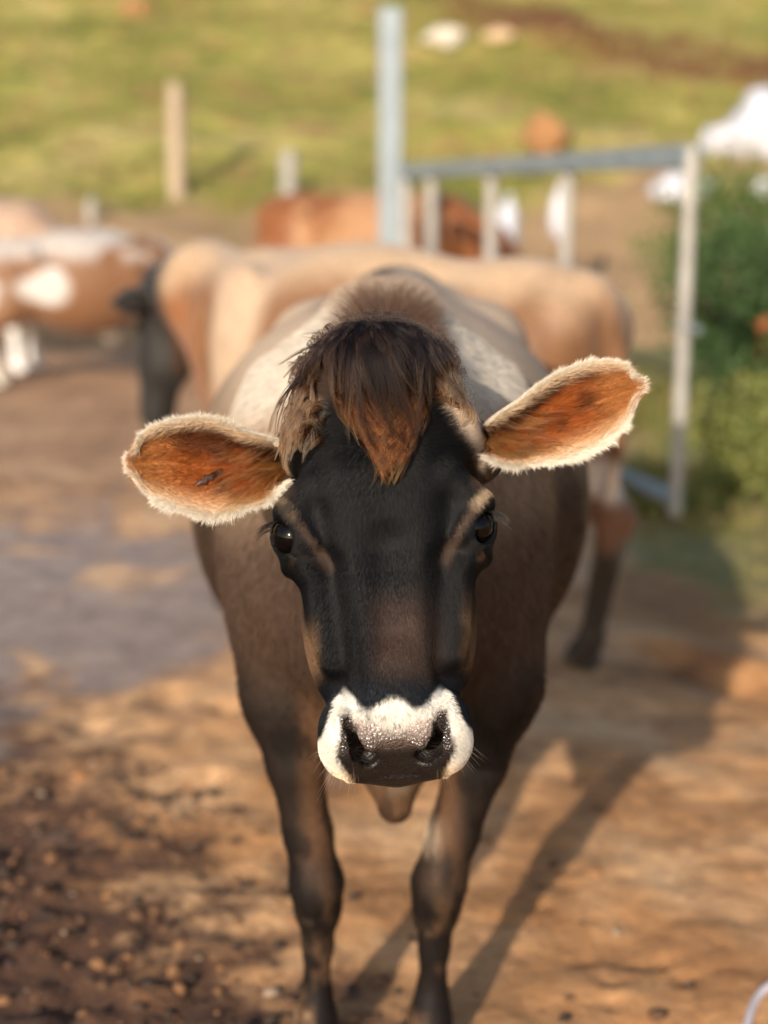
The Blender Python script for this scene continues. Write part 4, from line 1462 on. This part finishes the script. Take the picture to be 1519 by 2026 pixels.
# 1. under fringe: orange curls sweeping inwards and down on the forehead, a V between the brows
nc, per = 270, 13
cu_ = g.uniform(-1, 1, nc); cv_ = g.uniform(-.152, -.082, nc)
cw_ = .062 - .040 * sstep(-.15, -.075, cv_)
cu_ = cu_ * cw_ + .004 + .10 * (cv_ + .15)
cid = np.repeat(np.arange(nc), per)
roots = surf(np.stack([cu_[cid] + g.normal(0, .0024, nc * per), cv_[cid] + g.normal(0, .0024, nc * per), np.full(nc * per, .02)], 1))
ql_ = to_local(roots)
sg_ = np.sign(cu_[cid] - .006) * sstep(0, .010, np.abs(cu_[cid] - .006))
wob = g.normal(0, .35, nc)[cid]
d0 = np.stack([-sg_ * .1 + wob * .3, .55 + 0 * sg_, .9 + 0 * sg_], 1) @ HM
def flow1(q):
    return np.stack([-.62 * sg_ + wob * .5, .80 + 0 * sg_, -.25 + 0 * sg_], 1)
pt1 = comb(roots, d0, (.018 + .028 * g.random(nc))[cid] * (.8 + .4 * g.random(len(cid))), 9, .010, .35, flow1, seed=3)
pt1 = converge(pt1, cid, .74)
t_ = g.random((nc, 1))[cid]
t_ = np.clip(t_ + g.normal(0, .18, t_.shape), 0, 1) ** 1.4
bc = np.array([.022, .009, .005]) * (1 - t_) + np.array([.46, .145, .036]) * t_
hair_obj('forelock', pt1 - OFF, two_tone(len(cid), 9, bc * .5, bc * 1.6, .4, .6), .00024 + .00018 * g.random(len(cid)), HAIR2, root)

# 2. dark forelock fanning from the poll: long locks down the middle, side locks swept outwards
def fan(nc, per, us, vc, phis, lens, lift, cols, seed, name, ujit=.006):
    cu_ = g.normal(0, 1, nc).clip(-2, 2) * us
    cv_ = vc + g.uniform(-.012, .012, nc) + np.abs(cu_) * .35
    cid = np.repeat(np.arange(nc), per)
    roots = surf(np.stack([cu_[cid] + g.normal(0, .0032, nc * per), cv_[cid] + g.normal(0, .0032, nc * per), np.full(nc * per, -.018)], 1))
    phi = phis(cu_, nc)[cid] + g.normal(0, .05, nc * per)
    ln_ = lens(phi) * (.38 + .74 * g.random(nc))[cid] * (.85 + .3 * g.random(nc * per))
    bend = g.normal(0, .45, nc)[cid]
    d0 = np.stack([np.sin(phi), -.15 + .25 * np.cos(phi), .9 + 0 * phi], 1) @ HM
    state = {'i': 0}
    def flow(q):
        state['i'] += 1
        tt = state['i'] / 11.0
        p_ = phi * (1 - .55 * tt) + bend * (tt - .2)
        c = np.exp(-(phi / .45) ** 2)
        return np.stack([np.sin(p_) - (q[:, 0] - .012) * 9 * c * tt, np.cos(p_) * .95 + .05, -.30 + 0 * p_], 1)
    pts_ = comb(roots, d0, ln_, 12, lift, .45, flow, seed=seed)
    pts_ = converge(pts_, cid, .84)
    bc, tc = cols(nc, np.abs(phi), cid)
    hair_obj(name, pts_ - OFF, two_tone(len(cid), 12, bc, tc, .35, .6), .00026 + .00020 * g.random(len(cid)), HAIR2, root)
def cols_dark(nc, ap, cid):
    t_ = np.clip((g.random((nc, 1)) ** 3.5)[cid] + g.normal(0, .06, (len(cid), 1)), 0, 1)
    side = sstep(.35, 1.0, ap)[:, None]
    bc = np.array([.004, .0035, .005]) * (1 - t_) + np.array([.060, .040, .036]) * t_
    bc = bc * (1 - side) + (bc + np.array([.045, .018, .007]) * t_ * 2) * side
    tc = np.array([.009, .005, .004]) * (1 - t_) + np.array([.30, .13, .05]) * t_
    tc = tc * (1 - side) + (tc * .6 + np.array([.22, .11, .055]) * (.3 + t_)) * side
    return bc, tc
fan(210, 17, .028, -.216, lambda cu, n: cu / .027 * .36 + g.normal(0, .16, n),
    lambda ph: .054 + .104 * np.exp(-((ph - .03) / .21) ** 2), .017, cols_dark, 11, 'forelock')
fan(95, 15, .036, -.212, lambda cu, n: np.where(g.random(n) < .58, -1, 1) * g.uniform(.85, 1.5, n),
    lambda ph: np.where(ph < 0, .108, .088) + 0 * ph, .012, cols_dark, 19, 'side_lock')

# 3. shaggy side tufts between poll and ears
for sd, nc, cU, cV, uS, vS in ((-1, 110, -.090, -.134, .034, .034), (1, 80, .086, -.158, .030, .020)):
    cu_, cv_, cid, roots = clumps(nc, 15, cU, cV, uS, vS, -.01, .0032)
    ph = g.uniform(-1, 1, nc)[cid]
    d0 = np.stack([sd * .9 + .8 * ph, -.1 + .6 * ph * sd, .9 + 0 * ph], 1) @ HM
    fl3 = lambda q, sd=sd, ph=ph: np.stack([sd * .35 + .55 * ph, .75 + 0 * ph, -.10 + 0 * ph], 1)
    pt3 = comb(roots, d0, (.016 + .030 * g.random(nc))[cid], 8, .013, 1.2, fl3, seed=21 + sd)
    pt3 = converge(pt3, cid, .84)
    t_ = g.random((nc, 1))[cid]
    bc = np.array([.05, .022, .011]) * (1 - t_) + np.array([.20, .09, .04]) * t_
    tc = np.array([.20, .085, .035]) * (1 - t_) + np.array([.55, .37, .22]) * t_
    hair_obj('side_tuft', pt3 - OFF, two_tone(len(roots), 8, bc * .8, tc, .2, .55), .00026 + .00018 * g.random(len(roots)), HAIR2, root)

# 4. upright fluff along the top of the poll
nc, per = 60, 12
cu_ = g.uniform(-.095, .095, nc); cid = np.repeat(np.arange(nc), per)
roots = surf(np.stack([cu_[cid] + g.normal(0, .003, nc * per), -.212 + 4.0 * cu_[cid] ** 2 + g.normal(0, .006, nc * per), np.full(nc * per, -.045)], 1))
ql_ = to_local(roots)
ph = g.normal(0, .5, cid.max() + 1)[cid]
ph2 = g.normal(0, .5, nc)[cid]
d0 = np.stack([ql_[:, 0] * 10 + ph * 1.3, -.5 + ph2, .3 - .6 * ph2], 1) @ HM
fl4 = lambda q: np.stack([q[:, 0] * 8 + ph * .8, -.3 + .6 * ph2, .5 + 0 * ph], 1)
pt4 = comb(roots, d0, (.006 + .032 * g.random(cid.max() + 1) ** 2.5)[cid], 6, .016, .9, fl4, seed=31)
pt4 = converge(pt4, cid, .85)
t_ = g.random((cid.max() + 1, 1))[cid]
bc = np.array([.012, .008, .007]) * (1 - t_) + np.array([.07, .034, .018]) * t_
ns_ = 420
us_ = g.normal(0, .05, ns_); rt_ = surf(np.stack([us_, -.208 + 3.2 * us_ ** 2, np.full(ns_, -.03)], 1))
pa_ = g.uniform(-1.5, 1.5, ns_)
ds_ = np.stack([np.sin(pa_), -.45 * np.cos(pa_) + .1, .6 + 0 * pa_], 1) @ HM
fs_ = lambda q: np.stack([np.sin(pa_) + .2, .35 + 0 * pa_, .35 + 0 * pa_], 1)
ps_ = comb(rt_, ds_, .016 + .030 * g.random(ns_), 8, .018, .5, fs_, seed=47)
hair_obj('stray_hair', ps_ - OFF, np.tile(np.array([.06, .03, .018]), (ns_, 1)), .00022, HAIR2, root)
hair_obj('poll_fluff', pt4 - OFF, two_tone(len(roots), 6, bc, bc * 1.6, .4), .0002, HAIR2, root)

# 5. ears: short fur inside, long strands from the root, pale rim fringe
for side, (pts, nr, s, t) in EARS.items():
    ns, ntt = pts.shape[:2]
    def ear_at(ss, tt_):
        fi = np.clip(ss, 0, 1) * (ns - 1.001); fj = (np.clip(tt_, -1, 1) + 1) / 2 * (ntt - 1.001)
        i = fi.astype(int); j = fj.astype(int); a = (fi - i)[:, None]; b = (fj - j)[:, None]
        q = lambda A: (A[i, j] * (1 - a) + A[i + 1, j] * a) * (1 - b) + (A[i, j + 1] * (1 - a) + A[i + 1, j + 1] * a) * b
        return q(pts), q(nr)
    n = 15000
    ss = g.random(n) * .96; tt_ = g.uniform(-1, 1, n)
    p0, n0 = ear_at(ss, tt_)
    p1, _ = ear_at(ss - .05, tt_ - .05 * np.sign(tt_))
    dr = p0 - p1; dr /= np.linalg.norm(dr, axis=1, keepdims=True) + 1e-9
    dr = dr + g.normal(0, .22, (n, 3))
    l = .009 + .006 * g.random(n)
    q3 = p0[:, None] + dr[:, None] * (ks[None, :, None] * l[:, None, None]) + n0[:, None] * ((ks * (1.3 - .5 * ks))[None, :, None] * (l * .42)[:, None, None])
    cc_ = ear_in_color(ss, tt_, p0, side) * (.65 + .8 * g.random((n, 1)))
    hair_obj('ear_fur', q3 - OFF, cc_, .00019, HAIR, root)
    # long strands from the ear root across the opening
    n = 1500
    cidn = 220; cid = g.integers(0, cidn, n)
    cs = g.random(cidn) ** 1.3 * .38; ct = g.uniform(-.85, .92, cidn)
    ss = cs[cid] + g.normal(0, .012, n); tt_ = ct[cid] + g.normal(0, .03, n)
    p0, n0 = ear_at(ss, tt_)
    p1, _ = ear_at(ss + .1, tt_ + .10)
    dr = p1 - p0; dr /= np.linalg.norm(dr, axis=1, keepdims=True) + 1e-9
    l = (.022 + .030 * g.random(cidn))[cid]
    k9 = np.linspace(0, 1, 7)
    dn = -C_U * .5
    q3 = p0[:, None] + dr[:, None] * (k9[None, :, None] * l[:, None, None]) + n0[:, None] * (np.sin(k9 * 2.2)[None, :, None] * .014) + dn[None, None] * (k9 ** 2)[None, :, None] * (l * .35)[:, None, None]
    q3 = converge(q3, cid, .5)
    t_ = g.random((cidn, 1))[cid]
    cc_ = np.array([.20, .065, .02]) * (1 - t_) + np.array([.50, .24, .09]) * t_
    hair_obj('ear_tuft', q3 - OFF, cc_, .00019, HAIR2, root)
    # rim fringe
    ring = np.concatenate([pts[:, 0], pts[-1, 1:-1], pts[::-1, -1]]); rnr = np.concatenate([nr[:, 0], nr[-1, 1:-1], nr[::-1, -1]])
    M_ = len(ring)
    tan = np.gradient(ring, axis=0)
    for _ in range(5): tan[1:-1] = (tan[:-2] + tan[1:-1] * 2 + tan[2:]) / 4
    for _ in range(5): rnr[1:-1] = (rnr[:-2] + rnr[1:-1] * 2 + rnr[2:]) / 4
    tan /= np.linalg.norm(tan, axis=1, keepdims=True)
    out = np.cross(tan, rnr); out /= np.linalg.norm(out, axis=1, keepdims=True)
    cen = pts[ns // 2, ntt // 2]
    if ((ring - cen) * out).sum() < 0: out = -out
    seg = np.linalg.norm(np.diff(ring, axis=0), axis=1); acc_ = np.concatenate([[0], np.cumsum(seg)]); acc_ /= acc_[-1]
    n = 15000
    pos = g.random(n) * .96 + .02
    pi = np.interp(pos, acc_, np.arange(M_)); i0 = np.minimum(pi.astype(int), M_ - 2); fa = (pi - i0)[:, None]
    lerp = lambda A: A[i0] * (1 - fa) + A[i0 + 1] * fa
    p0, o_, t_, n_ = lerp(ring), lerp(out), lerp(tan), lerp(rnr)
    tipw = np.where(pos < acc_[ns - 1], 1.0, -1.0)[:, None]            # hair leans towards the tip
    inw = (g.random((n, 1)) ** 1.4) * .0075
    cl_ = (noise3(np.stack([pos * 90, 0 * pos, 0 * pos + side], 1), 1.0, 77) - .5)[:, None]
    dr = o_ + t_ * tipw * .32 * np.clip(np.abs(pos - acc_[ns + ntt // 2])[:, None] * 6, 0, 1) + t_ * cl_ * .6 + g.normal(0, .22, (n, 3)) + n_ * .25
    dr /= np.linalg.norm(dr, axis=1, keepdims=True)
    p0 = p0 - o_ * inw + n_ * inw * .15
    l = (.0045 + .0065 * g.random(n)) * (1 + .40 * (pos > .6)) * (.7 + .6 * noise3(np.stack([pos * 40, 0 * pos, 0 * pos + side], 1), 1.0, 78))
    q3 = p0[:, None] + dr[:, None] * (ks[None, :, None] * l[:, None, None]) - n_[:, None] * ((ks ** 2)[None, :, None] * (l * .25)[:, None, None])
    cc_ = np.array([.90, .83, .70]) * (.8 + .2 * g.random((n, 1)))
    hair_obj('ear_fringe', q3 - OFF, cc_, .00022, HAIR, root)

# 6. eyelashes, whiskers
for s in (-1, 1):
    ec = EYE_C[s]
    n = 110
    a = g.random(n)
    ax = np.array([s * .64, .04, .77]); ax /= np.linalg.norm(ax)
    lg = np.array([-s * .42, .88, .42]); lg -= ax * (lg @ ax); lg /= np.linalg.norm(lg); sh = np.cross(ax, lg)
    if sh[0] * s < 0: sh = -sh                       # outwards
    th_ = g.uniform(math.pi * .75, math.pi * 1.25, n)
    base_l = ec + ax * .0195 + (np.cos(th_)[:, None] * lg * .0175 + np.sin(th_)[:, None] * sh * .012) * np.array([1, 1, 1])
    dl_ = np.cos(th_)[:, None] * lg * .35 + ax * .55 + np.array([s * .9, .25, .0]) + g.normal(0, .12, (n, 3))
    dl_ /= np.linalg.norm(dl_, axis=1, keepdims=True)
    l = .013 + .009 * g.random(n)
    k5 = np.linspace(0, 1, 5)
    ql3 = base_l[:, None] + dl_[:, None] * (k5[None, :, None] * l[:, None, None]) + np.array([0, 1, 0]) * ((k5 ** 2)[None, :, None] * (l * .5)[:, None, None])
    hair_obj('eyelash', (ql3.reshape(-1, 3) @ HM + HO).reshape(n, 5, 3) - OFF, np.tile(np.array([.02, .015, .012]), (n, 1)), .00022, HAIR2, root)
n = 70
sg = np.where(g.random(n) < .5, -1, 1)
b0 = surf(np.stack([sg * g.uniform(.04, .075, n), g.uniform(.225, .262, n), np.full(n, -.03)], 1))
bn = S.normal(b0); dd_ = bn + (np.stack([sg * .3, .5 + 0 * sg, .1 + 0 * sg], 1) @ HM) + g.normal(0, .25, (n, 3)); dd_ /= np.linalg.norm(dd_, axis=1, keepdims=True)
l = .010 + .022 * g.random(n) ** 2
k5 = np.linspace(0, 1, 5)
wq = b0[:, None] + dd_[:, None] * (k5[None, :, None] * l[:, None, None]) + np.array([0, 0, -1]) * ((k5 ** 2)[None, :, None] * (l * .3)[:, None, None])
hair_obj('whisker', wq - OFF, np.tile(np.array([.45, .33, .2]), (n, 1)), .00016, HAIR2, root)

# dark slit in the picture-left ear
pts, nr, s, t = EARS[-1]
slit = []
A0, A1 = P(392, 962, 1.585), P(436, 934, 1.585)
ns, ntt = pts.shape[:2]
fl2 = pts.reshape(-1, 3); nf = nr.reshape(-1, 3)
k = 9
Vs, Fs = [], []
for i in range(k):
    a = i / (k - 1); c_ = A0 * (1 - a) + A1 * a
    j = np.argmin(np.linalg.norm(np.cross(fl2 - C_POS, (c_ - C_POS) / np.linalg.norm(c_ - C_POS)), axis=1))
    c_ = fl2[j] + nf[j] * .0045
    wd = .0042 * math.sin(math.pi * (0.12 + .76 * a)) + .001
    ax_ = (A1 - A0) / np.linalg.norm(A1 - A0); sd_ = np.cross(nf[j], ax_)
    Vs += [c_ - sd_ * wd, c_ + nf[j] * .002, c_ + sd_ * wd, c_ - nf[j] * .003]
for i in range(k - 1):
    b_ = i * 4
    for e_ in range(4): Fs.append([b_ + e_, b_ + (e_ + 1) % 4, b_ + 4 + (e_ + 1) % 4, b_ + 4 + e_])
Fs += [[3, 2, 1, 0], [(k - 1) * 4 + e_ for e_ in range(4)]]
mesh_obj('ear_scar', np.array(Vs) - OFF, Fs, simple_mat('dark_scab', (0.05, 0.03, 0.025), rough=0.5), root)
